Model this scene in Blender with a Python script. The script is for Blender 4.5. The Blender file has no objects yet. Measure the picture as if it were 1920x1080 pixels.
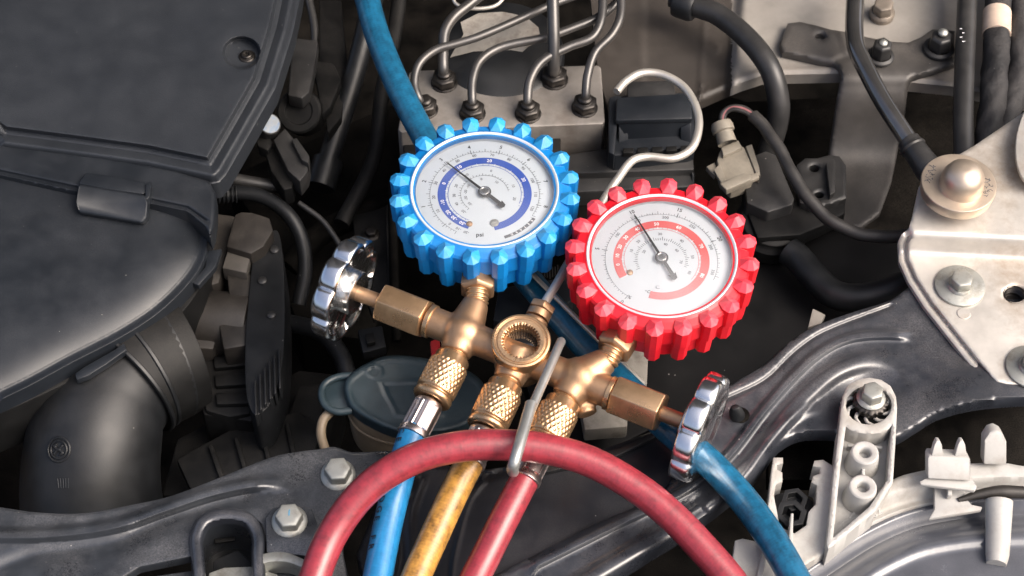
import bpy, bmesh, math, random
import numpy as np
from mathutils import Vector, Matrix, geometry, bvhtree
R = math.radians
V = Vector
random.seed(7)
sc = bpy.context.scene
# ------------------------------------------------------------------ camera
# Lengths in this script are written in "quarter millimetres" (one pixel of the photograph at the height of the
# front cross panel); PX turns them into metres when a mesh is made.
PX = 0.00025
PITCH, HFOV = R(54), R(30)
DIST = 960 / math.tan(HFOV / 2)
FWD = V((0, math.cos(PITCH), -math.sin(PITCH)))
UPV = V((0, math.sin(PITCH), math.cos(PITCH)))
RGT = V((1, 0, 0))
CAM = -FWD * DIST
cam_d = bpy.data.cameras.new('camera')
cam = bpy.data.objects.new('camera', cam_d)
sc.collection.objects.link(cam)
cam.location = CAM * PX
cam.rotation_euler = (math.pi / 2 - PITCH, 0, 0)
cam_d.angle = HFOV
cam_d.clip_start, cam_d.clip_end = 0.02, 50
cam_d.dof.use_dof = True
cam_d.dof.focus_distance = (DIST - 110) * PX
cam_d.dof.aperture_fstop = 22
sc.camera = cam
# ------------------------------------------------------------------ daylight
SUN_EL, SUN_AZ = R(48), R(112)          # azimuth measured clockwise from +Y (away from the camera)
world = bpy.data.worlds.new('World')
sc.world = world
world.use_nodes = True
wn = world.node_tree
bg = wn.nodes['Background']
sky = wn.nodes.new('ShaderNodeTexSky')
sky.sky_type = 'NISHITA'
sky.sun_disc = False
sky.sun_elevation = SUN_EL
sky.sun_rotation = SUN_AZ
sky.air_density, sky.dust_density, sky.ozone_density = 0.75, 9.0, 0.6
wn.links.new(sky.outputs['Color'], bg.inputs['Color'])
bg.inputs['Strength'].default_value = 0.15
sun_d = bpy.data.lights.new('sun', 'SUN')
sun_d.energy = 1.25
sun_d.angle = R(50)
sun_d.color = (1.0, 0.975, 0.94)
sun = bpy.data.objects.new('sun', sun_d)
sc.collection.objects.link(sun)
sdir = V((math.sin(SUN_AZ) * math.cos(SUN_EL), math.cos(SUN_AZ) * math.cos(SUN_EL), math.sin(SUN_EL)))
sun.rotation_euler = sdir.to_track_quat('Z', 'Y').to_euler()
sun.location = sdir * 3
vs = sc.view_settings
vs.view_transform = 'Standard'
vs.look = 'None'
vs.exposure = 0.90
vs.gamma = 1.0
# ------------------------------------------------------------------ where a thing seen at (u, v) stands when it is h high
def P(u, v, h=0.0):
    d = FWD * DIST + RGT * (u - 960) + UPV * (540 - v)
    return CAM + d * ((h - CAM.z) / d.z)
def P3(pts, h=None):
    return [P(p[0], p[1], p[2] if len(p) > 2 else h) for p in pts]
# ------------------------------------------------------------------ objects
WPOS = {}
def tag(o, label=None, cat=None, group=None, kind=None):
    if label: o['label'] = label
    if cat: o['category'] = cat
    if group: o['group'] = group
    if kind: o['kind'] = kind
    return o
def thing(name, label, cat, at, group=None):
    o = bpy.data.objects.new(name, None)
    o.empty_display_size = 0.01
    sc.collection.objects.link(o)
    o.location = V(at) * PX
    WPOS[o.name] = V(at)
    return tag(o, label, cat, group)
XF = None
def part(name, bm, mats, parent=None, sharp=38, label=None, at=None):
    if XF is not None: bmesh.ops.transform(bm, matrix=XF, verts=bm.verts[:])
    bmesh.ops.recalc_face_normals(bm, faces=bm.faces[:])
    cs = [v.co for v in bm.verts]
    lo = V((min(c.x for c in cs), min(c.y for c in cs), min(c.z for c in cs)))
    hi = V((max(c.x for c in cs), max(c.y for c in cs), max(c.z for c in cs)))
    org = V(at) if at is not None else V(((lo.x + hi.x) / 2, (lo.y + hi.y) / 2, lo.z))
    for v in bm.verts: v.co = (v.co - org) * PX
    ca = math.cos(R(sharp))
    for f in bm.faces: f.smooth = True
    for e in bm.edges:
        if len(e.link_faces) == 2 and e.link_faces[0].normal.dot(e.link_faces[1].normal) < ca: e.smooth = False
    me = bpy.data.meshes.new(name)
    bm.normal_update()
    bm.to_mesh(me); bm.free()
    if not isinstance(mats, (list, tuple)): mats = [mats]
    for m in mats: me.materials.append(m)
    o = bpy.data.objects.new(name, me)
    sc.collection.objects.link(o)
    if parent is not None:
        o.parent = parent
        o.location = (org - WPOS[parent.name]) * PX
    else:
        o.location = org * PX
    WPOS[o.name] = org
    if label: o['label'] = label
    return o
def solo(name, bm, mats, label, cat, group=None, sharp=38):
    return tag(part(name, bm, mats, None, sharp), label, cat, group)
def struct(name, bm, mats, parent=None, sharp=38):
    o = part(name, bm, mats, parent, sharp)
    if parent is None: o['kind'] = 'structure'
    return o
def dup(o, at, parent=None):
    c = o.copy()
    sc.collection.objects.link(c)
    WPOS[c.name] = V(at)
    if parent is not None:
        c.parent = parent
        c.location = (V(at) - WPOS[parent.name]) * PX
    else:
        c.parent = None
        c.location = V(at) * PX
    for k in o.children:
        d = k.copy()
        sc.collection.objects.link(d)
        d.parent = c
        d.location = k.location
        WPOS[d.name] = V(at) + (WPOS[k.name] - WPOS[o.name])
    return c
def BM(): return bmesh.new()
def frame(ax, ref=None):
    ax = V(ax).normalized()
    r = V(ref) if ref is not None else (V((0, 0, 1)) if abs(ax.z) < .9 else V((1, 0, 0)))
    e1 = (r - ax * r.dot(ax)).normalized()
    return ax, e1, ax.cross(e1)
# ------------------------------------------------------------------ solids
def lathe(bm, prof, c, ax, n=32, ref=None, rf=None, close=True, mi=0, ph=0.0):
    """prof: [(radius, along)] turned round axis ax through c; rf(theta, r, z) may alter the radius."""
    ax, e1, e2 = frame(ax, ref); c = V(c)
    rings = []
    for r, z in prof:
        if r <= 1e-6:
            rings.append([bm.verts.new(c + ax * z)]); continue
        ring = []
        for i in range(n):
            t = 2 * math.pi * i / n + ph
            rr = rf(t, r, z) if rf else r
            ring.append(bm.verts.new(c + ax * z + (e1 * math.cos(t) + e2 * math.sin(t)) * rr))
        rings.append(ring)
    for a, b in zip(rings, rings[1:]):
        for i in range(n):
            j = (i + 1) % n
            if len(a) == 1 and len(b) == 1: continue
            if len(a) == 1: f = bm.faces.new((a[0], b[j], b[i]))
            elif len(b) == 1: f = bm.faces.new((a[i], a[j], b[0]))
            else: f = bm.faces.new((a[i], a[j], b[j], b[i]))
            f.material_index = mi
    if close:
        for ring in (rings[0], rings[-1]):
            if len(ring) > 2:
                f = bm.faces.new(ring); f.material_index = mi
    return bm
def cm(pts, k=8, closed=False):
    """smooth curve through points"""
    pts = [V(p) for p in pts]; n = len(pts); out = []
    rng = range(n if closed else n - 1)
    for i in rng:
        if closed: p0, p1, p2, p3 = pts[i - 1], pts[i], pts[(i + 1) % n], pts[(i + 2) % n]
        else:
            p1, p2 = pts[i], pts[i + 1]
            p0 = pts[i - 1] if i else p1 * 2 - p2
            p3 = pts[i + 2] if i + 2 < n else p2 * 2 - p1
        # centripetal-like tangents keep the curve from looping at uneven spacing
        d1, d2, d0 = (p2 - p1).length, (p3 - p2).length, (p1 - p0).length
        m1 = (p2 - p0) * (d1 / max(d0 + d1, 1e-6)); m2 = (p3 - p1) * (d1 / max(d1 + d2, 1e-6))
        for s in range(k):
            t = s / k; t2, t3 = t * t, t * t * t
            out.append(p1 * (2 * t3 - 3 * t2 + 1) + m1 * (t3 - 2 * t2 + t) + p2 * (3 * t2 - 2 * t3) + m2 * (t3 - t2))
    if not closed: out.append(pts[-1].copy())
    return out
def tube(bm, path, r, n=16, caps=True, mi=0, rf=None):
    """round tube with UVs: u once round, v along in radii; r number or list"""
    path = [V(p) for p in path]; m = len(path)
    uvl = bm.loops.layers.uv.verify()
    T = [(path[min(i + 1, m - 1)] - path[max(i - 1, 0)]).normalized() for i in range(m)]
    e = V((0, 0, 1)) if abs(T[0].z) < .9 else V((1, 0, 0))
    rings, vv, s = [], [], 0.0
    for i in range(m):
        e = (e - T[i] * e.dot(T[i])).normalized()
        b = T[i].cross(e)
        rr = r[min(i * len(r) // m, len(r) - 1)] if isinstance(r, (list, tuple)) else r
        if isinstance(r, (list, tuple)):
            x = i / (m - 1) * (len(r) - 1); k = min(int(x), len(r) - 2); rr = r[k] + (r[k + 1] - r[k]) * (x - k)
        if i: s += (path[i] - path[i - 1]).length
        ring = []
        for q in range(n):
            t = 2 * math.pi * q / n
            q_r = rf(t, s, rr) if rf else rr
            ring.append(bm.verts.new(path[i] + (e * math.cos(t) + b * math.sin(t)) * q_r))
        rings.append(ring); vv.append(s)
    r0 = r if not isinstance(r, (list, tuple)) else max(r)
    for i in range(m - 1):
        for q in range(n):
            j = (q + 1) % n
            f = bm.faces.new((rings[i][q], rings[i][j], rings[i + 1][j], rings[i + 1][q]))
            f.material_index = mi
            for lp, uv in zip(f.loops, ((q / n, vv[i]), ((q + 1) / n, vv[i]), ((q + 1) / n, vv[i + 1]), (q / n, vv[i + 1]))):
                lp[uvl].uv = (uv[0], uv[1] / (2 * math.pi * r0))
    if caps:
        for ring, d in ((rings[0], -T[0]), (rings[-1], T[-1])):
            f = bm.faces.new(ring); f.material_index = mi
    return bm
def bev(bm, w, seg=2, ang=30, geom=None):
    bm.normal_update()
    bmesh.ops.recalc_face_normals(bm, faces=bm.faces[:])
    es = [e for e in (geom or bm.edges) if len(e.link_faces) == 2 and e.calc_face_angle(0) > R(ang)]
    if es and w > 0: bmesh.ops.bevel(bm, geom=es, offset=w, segments=seg, profile=.6, affect='EDGES', clamp_overlap=True)
    return bm
def prism(bm, pts, ext, mi=0, taper=1.0):
    """closed prism from a 3-D polygon pushed along ext"""
    pts = [V(p) for p in pts]; ext = V(ext)
    c = sum(pts, V()) / len(pts)
    a = [bm.verts.new(p) for p in pts]
    b = [bm.verts.new(c + (p - c) * taper + ext) for p in pts]
    fs = [bm.faces.new(a), bm.faces.new(b[::-1])]
    for i in range(len(a)):
        j = (i + 1) % len(a)
        fs.append(bm.faces.new((a[j], a[i], b[i], b[j])))
    for f in fs: f.material_index = mi
    return bm
def slab(pts, h, th, b=3, seg=2, taper=1.0, bm=None):
    """flat-topped prism: outline seen at pts, top at height h, th deep"""
    q = BM()
    prism(q, P3(pts, h), (0, 0, -th), taper=taper)
    bev(q, b, seg)
    return merge(bm, q) if bm else q
def merge(dst, src, mat=None):
    me = bpy.data.meshes.new('tmp'); src.to_mesh(me); src.free()
    if mat is not None: me.transform(mat)
    dst.from_mesh(me); bpy.data.meshes.remove(me)
    return dst
def boxm(c, ax, ay, az, b=2):
    """box: centre and three half-extent vectors"""
    q = BM(); c, ax, ay, az = V(c), V(ax), V(ay), V(az)
    prism(q, [c - ax - ay + az, c + ax - ay + az, c + ax + ay + az, c - ax + ay + az], -az * 2)
    return bev(q, b)
def bolt_bm(c, ax, rh=20, hh=26, rf_=27, fh=7, ph=0.2, washer=None, dish=False):
    """hex head with chamfer on a flange, optional wide washer below"""
    q = BM(); z = 0
    if washer:
        lathe(q, [(washer[0] - 1, z), (washer[0], z + 1), (washer[0], z + washer[1] - 1), (washer[0] - 1.5, z + washer[1])], c, ax, 36); z += washer[1]
    if rf_: lathe(q, [(rf_ - 1, z), (rf_, z + 1.5), (rf_ - 1, z + fh * .5), (rh * 1.02, z + fh)], c, ax, 32); z += fh * .9
    h = BM()
    lathe(h, [(rh, 0), (rh, hh * .86), (rh * .95, hh * .96), (rh * .88, hh), (rh * .5, hh + .6)], V(c) + V(ax).normalized() * z, ax, 6, ph=ph)
    bev(h, 1.2, 1, 25)
    return merge(q, h)
# ------------------------------------------------------------------ pressed sheets
def dseg(Q, line, closed=False):
    """distance of every row of Q to a polyline"""
    L = np.array([(p[0], p[1]) for p in line], float)
    if closed: L = np.vstack([L, L[:1]])
    best = np.full(len(Q), 1e9)
    for a, b in zip(L[:-1], L[1:]):
        ab = b - a; l2 = max((ab * ab).sum(), 1e-9)
        t = np.clip(((Q - a) @ ab) / l2, 0, 1)
        d = np.hypot(*(Q - (a + t[:, None] * ab)).T)
        best = np.minimum(best, d)
    return best
def inside(Q, poly):
    L = np.array([(p[0], p[1]) for p in poly], float); x, y = Q[:, 0], Q[:, 1]
    r = np.zeros(len(Q), bool); j = len(L) - 1
    for i in range(len(L)):
        c = ((L[i, 1] > y) != (L[j, 1] > y)) & (x < (L[j, 0] - L[i, 0]) * (y - L[i, 1]) / (L[j, 1] - L[i, 1] + 1e-12) + L[i, 0])
        r ^= c; j = i
    return r
def sm(x): x = np.clip(x, 0, 1); return x * x * (3 - 2 * x)
def fade(Q, line, n, i=0):
    """ramps a bead up from its end point"""
    return sm(np.hypot(Q[:, 0] - line[i][0], Q[:, 1] - line[i][1]) / n)
def ridge(Q, line, w, h, flat=0.0):
    """rounded bead along a line: half width w, height h"""
    d = dseg(Q, line)
    return h * sm(1 - np.clip((d - flat) / (w - flat), 0, 1))
def dens(poly, step, closed=True):
    out = []; n = len(poly)
    for i in range(n if closed else n - 1):
        a, b = V(poly[i][:2]), V(poly[(i + 1) % n][:2]); k = max(1, int((b - a).length / step))
        out += [tuple(a + (b - a) * (q / k)) for q in range(k)]
    return out
def s2(pts, k=6, closed=False): return [(p.x, p.y) for p in cm([V((p[0], p[1], 0)) for p in pts], k, closed)]
def offl(line, d):
    L = [V(p[:2]) for p in line]; out = []
    for i, p in enumerate(L):
        t = (L[min(i + 1, len(L) - 1)] - L[max(i - 1, 0)]).normalized()
        out.append((p.x - t.y * d, p.y + t.x * d))
    return out
def sheet(outline, hf, th=8, step=7, holes=(), extra=(), feats=()):
    """pressed sheet: outline and holes as seen from the camera, hf(points, distance to the edge) -> heights"""
    out = dens(outline, step); hs = [dens(h, step) for h in holes]
    A = np.array(out); lo, hi = A.min(0), A.max(0)
    gx, gy = np.meshgrid(np.arange(lo[0], hi[0], step), np.arange(lo[1], hi[1], step * .86))
    gx[::2] += step / 2
    G = np.stack([gx.ravel(), gy.ravel()], 1)
    X = [p for line, offs in feats for o in offs for p in dens(offl(dens(line, 3.0, False), o), 3.0, False)]
    if X:
        X = np.array(X)
        cell = {}
        for i, p in enumerate(X): cell.setdefault((int(p[0] // 1.9), int(p[1] // 1.9)), i)
        X = X[list(cell.values())]
        d = np.full(len(G), 1e9)
        for line, offs in feats:
            m_ = max(abs(o) for o in offs); d = np.minimum(d, dseg(G, line) - m_)
        G = np.vstack([G[d > 1.5], X])
    keep = inside(G, out) & (dseg(G, out, True) > step * .45)
    for h in hs: keep &= ~inside(G, h) & (dseg(G, h, True) > step * .45)
    G = G[keep]
    pts, ed = [], []
    for loop in [out] + hs:
        b = len(pts); pts += [V((p[0], p[1])) for p in loop]
        ed += [(b + i, b + (i + 1) % len(loop)) for i in range(len(loop))]
    pts += [V((x, y)) for x, y in G]
    vo, eo, fo, _, _, _ = geometry.delaunay_2d_cdt(pts, ed, [], 0, 1e-4)
    Q = np.array([(v[0], v[1]) for v in vo])
    F = np.array([f for f in fo if len(f) == 3])
    C = Q[F].mean(1)
    ok = inside(C, out)
    for h in hs: ok &= ~inside(C, h)
    F = F[ok]
    de = dseg(Q, out, True)
    for h in hs: de = np.minimum(de, dseg(Q, h, True))
    H = hf(Q, de)
    bm = BM()
    vs_ = [bm.verts.new(P(q[0], q[1], z)) for q, z in zip(Q, H)]
    for f in F: bm.faces.new([vs_[i] for i in f])
    for v in [v for v in bm.verts if not v.link_faces]: bm.verts.remove(v)
    be = [e for e in bm.edges if len(e.link_faces) == 1]
    r = bmesh.ops.extrude_edge_only(bm, edges=be)
    for v in r['geom']:
        if isinstance(v, bmesh.types.BMVert): v.co.z -= th
    return bm
def paint(bm, line, lo, hi, mi):
    """give the faces lying lo..hi from an edge line another material (dirt lodged in a groove)"""
    fs = bm.faces[:]
    C = [f.calc_center_median() - CAM for f in fs]
    Q = np.array([(960 + c.dot(RGT) / c.dot(FWD) * DIST, 540 - c.dot(UPV) / c.dot(FWD) * DIST) for c in C])
    d = dseg(Q, line)
    for f, x in zip(fs, d):
        if lo <= x <= hi and f.normal.z > .2: f.material_index = mi
    return bm
def rim(de, w, d): t = np.clip(de / w, 0, 1); return -d * (1 - np.sqrt(np.clip(1 - (1 - t) ** 2, 0, 1)))
# ------------------------------------------------------------------ materials
MATS = {}
def M(name, col, rough=.5, metal=0.0, var=.25, dust=0.0, dcol=(.30, .26, .22), grain=.0, gs=1400, specks=0.0, coat=0.0, bevel=0.0006, rv=.12, vs_=60, spec=.5, dirt=None, dirt_a=0.0, ds=45, smear=0.0):
    m = bpy.data.materials.new(name); m.use_nodes = True
    nt = m.node_tree; N = nt.nodes; L = nt.links
    p = N['Principled BSDF']
    def node(t, **k):
        n = N.new(t)
        for a, b in k.items(): setattr(n, a, b)
        return n
    tc = node('ShaderNodeTexCoord')
    def noise(scale, det=4, ro=.55):
        n = node('ShaderNodeTexNoise'); n.inputs['Scale'].default_value = scale; n.inputs['Detail'].default_value = det; n.inputs['Roughness'].default_value = ro
        L.new(tc.outputs['Object'], n.inputs['Vector']); return n
    def ramp(src, a, b, lo=0., hi=1.):
        n = node('ShaderNodeMapRange'); n.inputs[1].default_value = a; n.inputs[2].default_value = b; n.inputs[3].default_value = lo; n.inputs[4].default_value = hi
        L.new(src, n.inputs[0]); return n.outputs[0]
    def mix(f, a, b):
        n = node('ShaderNodeMix', data_type='RGBA')
        if isinstance(f, float): n.inputs[0].default_value = f
        else: L.new(f, n.inputs[0])
        for s, i in ((a, 6), (b, 7)):
            if isinstance(s, tuple): n.inputs[i].default_value = (*s, 1)
            else: L.new(s, n.inputs[i])
        return n.outputs[2]
    def mul(a, b):
        n = node('ShaderNodeMath', operation='MULTIPLY')
        for s, i in ((a, 0), (b, 1)):
            if isinstance(s, (int, float)): n.inputs[i].default_value = s
            else: L.new(s, n.inputs[i])
        return n.outputs[0]
    n1 = noise(vs_, 5, .6)
    c = mix(ramp(n1.outputs[0], .3, .7), tuple(x * (1 - var) for x in col), tuple(min(1, x * (1 + var)) for x in col))
    rgh = ramp(n1.outputs[0], .3, .7, rough - rv * .5, rough + rv * .5)
    if dirt:
        n4 = noise(ds, 6, .7)
        fd = ramp(n4.outputs[0], .48, .68, 0., dirt_a)
        c = mix(fd, c, dirt)
    if dust > 0:
        n2 = noise(ds * .7, 6, .65); n3 = noise(1500, 3, .8)
        geo = node('ShaderNodeNewGeometry'); sx = node('ShaderNodeSeparateXYZ'); L.new(geo.outputs['Normal'], sx.inputs[0])
        up = ramp(sx.outputs[2], .2, .9)
        f = mul(mul(ramp(n2.outputs[0], .38, .72), ramp(n3.outputs[0], .38, .62, .1, 1.3)), mul(up, dust * (.35 if max(col) < .12 else .8)))
        c = mix(f, c, dcol)
        ad = node('ShaderNodeMath', operation='MULTIPLY_ADD'); L.new(f, ad.inputs[0]); ad.inputs[1].default_value = .35; L.new(rgh, ad.inputs[2]); rgh = ad.outputs[0]
    if specks > 0:
        vo = node('ShaderNodeTexVoronoi'); vo.inputs['Scale'].default_value = 330; L.new(tc.outputs['Object'], vo.inputs['Vector'])
        se0 = node('ShaderNodeSeparateColor'); L.new(vo.outputs['Color'], se0.inputs[0])
        sz = node('ShaderNodeMath', operation='MULTIPLY_ADD'); L.new(se0.outputs[1], sz.inputs[0]); sz.inputs[1].default_value = .16; sz.inputs[2].default_value = -.03
        lt = node('ShaderNodeMath', operation='LESS_THAN'); L.new(vo.outputs['Distance'], lt.inputs[0]); L.new(sz.outputs[0], lt.inputs[1]); sp = lt.outputs[0]
        se = node('ShaderNodeSeparateColor'); L.new(vo.outputs['Color'], se.inputs[0])
        on = ramp(se.outputs[0], 1 - specks, 1 - specks + .02)
        c = mix(mul(mul(sp, on), mul(se.outputs[2], .6)), c, (.45, .43, .40))
    L.new(c, p.inputs['Base Color']); L.new(rgh, p.inputs['Roughness'])
    p.inputs['Metallic'].default_value = metal
    p.inputs['Specular IOR Level'].default_value = spec
    if coat: p.inputs['Coat Weight'].default_value = coat; p.inputs['Coat Roughness'].default_value = .12
    nrm = None
    if bevel:
        bv = node('ShaderNodeBevel', samples=4); bv.inputs[0].default_value = bevel; nrm = bv.outputs[0]
    if grain:
        ng = noise(gs, 2, .5)
        bp = node('ShaderNodeBump'); bp.inputs['Strength'].default_value = grain; bp.inputs['Distance'].default_value = .0004
        L.new(ng.outputs[0], bp.inputs['Height'])
        if nrm: L.new(nrm, bp.inputs['Normal'])
        nrm = bp.outputs[0]
    if nrm: L.new(nrm, p.inputs['Normal'])
    MATS[name] = m
    return m
def hose_mat(name, col, dark, rough=.32, a=.55, light=None):
    """reinforced rubber hose: the braid shows through the skin"""
    m = bpy.data.materials.new(name); m.use_nodes = True
    nt = m.node_tree; N = nt.nodes; L = nt.links; p = N['Principled BSDF']
    uv = N.new('ShaderNodeTexCoord')
    def wave(sx, sy):
        mp = N.new('ShaderNodeMapping'); mp.inputs['Scale'].default_value = (sx, sy, 0); L.new(uv.outputs['UV'], mp.inputs[0])
        dt = N.new('ShaderNodeVectorMath'); dt.operation = 'DOT_PRODUCT'; dt.inputs[1].default_value = (1, 1, 0); L.new(mp.outputs[0], dt.inputs[0])
        s = N.new('ShaderNodeMath'); s.operation = 'MULTIPLY'; s.inputs[1].default_value = 2 * math.pi; L.new(dt.outputs['Value'], s.inputs[0])
        q = N.new('ShaderNodeMath'); q.operation = 'SINE'; L.new(s.outputs[0], q.inputs[0]); return q.outputs[0]
    w1, w2 = wave(9, 15), wave(9, -15)
    mx = N.new('ShaderNodeMath'); mx.operation = 'MULTIPLY'; L.new(w1, mx.inputs[0]); L.new(w2, mx.inputs[1])
    n = N.new('ShaderNodeTexNoise'); n.inputs['Scale'].default_value = 210; n.inputs['Detail'].default_value = 6; L.new(uv.outputs['Object'], n.inputs['Vector'])
    n2 = N.new('ShaderNodeTexNoise'); n2.inputs['Scale'].default_value = 700; n2.inputs['Detail'].default_value = 3; L.new(uv.outputs['Object'], n2.inputs['Vector'])
    s1 = N.new('ShaderNodeMath'); s1.operation = 'MULTIPLY_ADD'; L.new(mx.outputs[0], s1.inputs[0]); s1.inputs[1].default_value = .055; L.new(n.outputs[0], s1.inputs[2])
    s2_ = N.new('ShaderNodeMath'); s2_.operation = 'MULTIPLY_ADD'; L.new(n2.outputs[0], s2_.inputs[0]); s2_.inputs[1].default_value = .5; L.new(s1.outputs[0], s2_.inputs[2])
    mr = N.new('ShaderNodeMapRange'); L.new(s2_.outputs[0], mr.inputs[0]); mr.inputs[1].default_value = .60; mr.inputs[2].default_value = 1.06; mr.inputs[4].default_value = a
    mc = N.new('ShaderNodeMix'); mc.data_type = 'RGBA'; L.new(mr.outputs[0], mc.inputs[0]); mc.inputs[6].default_value = (*col, 1); mc.inputs[7].default_value = (*dark, 1)
    L.new(mc.outputs[2], p.inputs['Base Color'])
    p.inputs['Roughness'].default_value = rough
    p.inputs['Coat Weight'].default_value = .25; p.inputs['Coat Roughness'].default_value = .2
    bp = N.new('ShaderNodeBump'); bp.inputs['Strength'].default_value = .25; bp.inputs['Distance'].default_value = .0004
    L.new(s2_.outputs[0], bp.inputs['Height']); L.new(bp.outputs[0], p.inputs['Normal'])
    return m
BLACK = M('black_moulded_plastic', (.011, .0135, .0175), .38, dcol=(.25, .24, .23), spec=.45, grain=.10, gs=2200, var=.18, dust=.12, specks=0.09, rv=.1)
COVER = M('grained_cover_plastic', (.019, .022, .027), .38, spec=.42, dcol=(.24, .24, .24), grain=.3, gs=2600, var=.10, dust=.09, specks=0.12)
RUBBER = M('black_rubber', (.0075, .0085, .010), .44, spec=.4, grain=.08, var=.4, dust=.1, specks=0.09)
RUBGREY = M('weathered_grey_rubber', (.021, .021, .0215), .42, grain=.08, var=.35, dust=.18, specks=0.15)
DARKP = M('sooty_plastic', (.0056, .0058, .0060), .55, spec=.22, var=.45, dust=.16, grain=.08)
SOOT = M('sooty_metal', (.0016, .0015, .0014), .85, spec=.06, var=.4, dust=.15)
GREYC = M('dirty_grey_casting', (.026, .023, .0205), .5, metal=.2, var=.4, dust=.2, grain=.12, gs=900, dirt=(.04, .035, .03), dirt_a=.6)
PAINT = M('black_painted_steel', (.022, .025, .032), .30, var=.35, dust=1.1, dcol=(.22, .21, .21), coat=.6, specks=0.15, ds=38)
PAINTD = M('dusty_black_steel', (.020, .023, .028), .30, var=.4, dust=1.1, dcol=(.25, .25, .26), coat=.6, specks=0.15, ds=30)
APRON = M('dark_apron_plastic', (.008, .0095, .014), .40, var=.2, dust=.18, specks=0.18, grain=.05)
BRASS = M('satin_brass', (.43, .27, .16), .45, metal=.88, var=.12, rv=.1, dirt=(.20, .115, .06), dirt_a=.6, ds=60, bevel=.0008, grain=.10, gs=2400)
BRASSB = M('machined_brass', (.60, .39, .22), .30, metal=.9, var=.12, rv=.14, bevel=.0005, dirt=(.34, .21, .11), dirt_a=.5, ds=90, grain=.04, gs=2600)
CHROME = M('polished_chrome', (.86, .87, .88), .19, metal=1.0, var=.05, rv=.06, bevel=.0008, dirt=(.5, .42, .33), dirt_a=.2, ds=120)
STEELW = M('bright_wire', (.56, .53, .48), .40, metal=.65, var=.1, bevel=0)
ZINC = M('zinc_plated_steel', (.36, .365, .34), .45, metal=.7, var=.2, dirt=(.17, .15, .12), dirt_a=.7, ds=90, bevel=.0005, grain=.06, gs=1500)
STEEL = M('brushed_steel', (.55, .55, .54), .26, metal=1.0, var=.12, dirt=(.3, .26, .2), dirt_a=.4, bevel=.0005)
GALV = M('grey_plated_rod', (.36, .37, .36), .38, metal=.7, var=.15, dirt=(.30, .29, .27), dirt_a=.5, bevel=0)
FERR = M('crimped_steel', (.62, .54, .52), .30, metal=1.0, var=.12, dirt=(.35, .27, .24), dirt_a=.4, bevel=.0004)
ALU = M('cast_aluminium', (.27, .25, .23), .48, metal=.55, var=.25, dirt=(.15, .12, .10), dirt_a=.7, ds=26, grain=.05, gs=2500)
NUT = M('oiled_dark_steel', (.045, .041, .038), .38, metal=.8, var=.3, bevel=.0006)
PIPE = M('painted_brake_pipe', (.085, .082, .08), .34, metal=.6, var=.2, dirt=(.09, .08, .07), dirt_a=.5, bevel=0)
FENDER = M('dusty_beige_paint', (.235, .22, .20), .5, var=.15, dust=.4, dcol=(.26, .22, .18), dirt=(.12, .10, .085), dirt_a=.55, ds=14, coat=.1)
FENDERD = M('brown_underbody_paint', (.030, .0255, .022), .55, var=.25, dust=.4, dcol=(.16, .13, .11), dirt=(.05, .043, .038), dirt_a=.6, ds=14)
BRKT = M('powder_coated_bracket', (.062, .058, .055), .48, metal=.2, var=.2, dust=.4, grain=.05, specks=0.09)
CHAMP = M('champagne_plated_plate', (.54, .515, .475), .42, metal=.5, var=.14, dirt=(.27, .19, .12), dirt_a=.65, ds=24, grain=.03, dust=.1)
CHAMPR = M('satin_plated_cap', (.60, .50, .40), .40, metal=.8, var=.08, dirt=(.40, .32, .24), dirt_a=.3, grain=.02)
LAMPP = M('pale_grey_plastic', (.375, .37, .355), .5, var=.1, dust=.35, dcol=(.28, .25, .21), dirt=(.20, .175, .145), dirt_a=.6, grain=.06, ds=40, specks=0.09)
LENSG = M('smoked_lamp_lens', (.075, .08, .095), .22, var=.15, dust=.35, dcol=(.28, .27, .27), coat=.6, specks=0.18)
CAPB = M('faded_blue_plastic', (.020, .036, .045), .40, var=.3, dust=.35, dcol=(.18, .17, .15), grain=.06)
TAN = M('aged_translucent_plastic', (.22, .17, .115), .5, var=.2, dirt=(.12, .09, .06), dirt_a=.6)
BLUE = M('blue_rubber', (.002, .165, .46), .42, dust=.12, dcol=(.2, .28, .34), var=.14, bevel=.0004, grain=.05, gs=1500, dirt=(.002, .09, .30), dirt_a=.35)
BLUE_LIT = M('skylit_blue_rubber', (.016, .25, .55), .5, var=.2, bevel=.00012, dirt=(.10, .27, .42), dirt_a=.7, ds=70)  # lighter copy of the boot rubber: sky sheen painted into the tooth tops
RED = M('red_rubber', (.64, .010, .022), .42, var=.12, bevel=.0004, dirt=(.36, .006, .012), dirt_a=.4, grain=.05, gs=1500)
RED_LIT = M('skylit_red_rubber', (.70, .045, .07), .5, var=.15, bevel=.00012, dirt=(.66, .16, .17), dirt_a=.7, ds=70)  # red counterpart, sky light on the upward facets put into the colour
DIAL = M('white_dial_card', (.50, .55, .59), .55, var=.02, bevel=0)
COVERD = M('dust_filled_groove', (.085, .078, .068), .6, var=.5, dirt=(.24, .21, .17), dirt_a=.8, ds=60, specks=.2)
BEZ = M('clear_bezel_plastic', (.46, .49, .53), .12, var=.05, bevel=0, coat=.5)
INK = M('black_ink', (.012, .013, .017), .5, bevel=0)
INKB = M('blue_ink', (.025, .075, .36), .5, bevel=0, var=.05)
INKR = M('red_ink', (.56, .09, .09), .5, bevel=0, var=.05)
INKW = M('white_ink', (.85, .86, .88), .5, bevel=0)
INKG = M('grey_ink', (.10, .105, .12), .5, bevel=0)
NEEDLE = M('black_needle_paint', (.006, .007, .010), .5, spec=.2, bevel=0)
PAPER = M('printed_sticker', (.20, .225, .25), .6, bevel=0, dirt=(.06, .14, .28), dirt_a=.7, ds=400)
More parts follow.
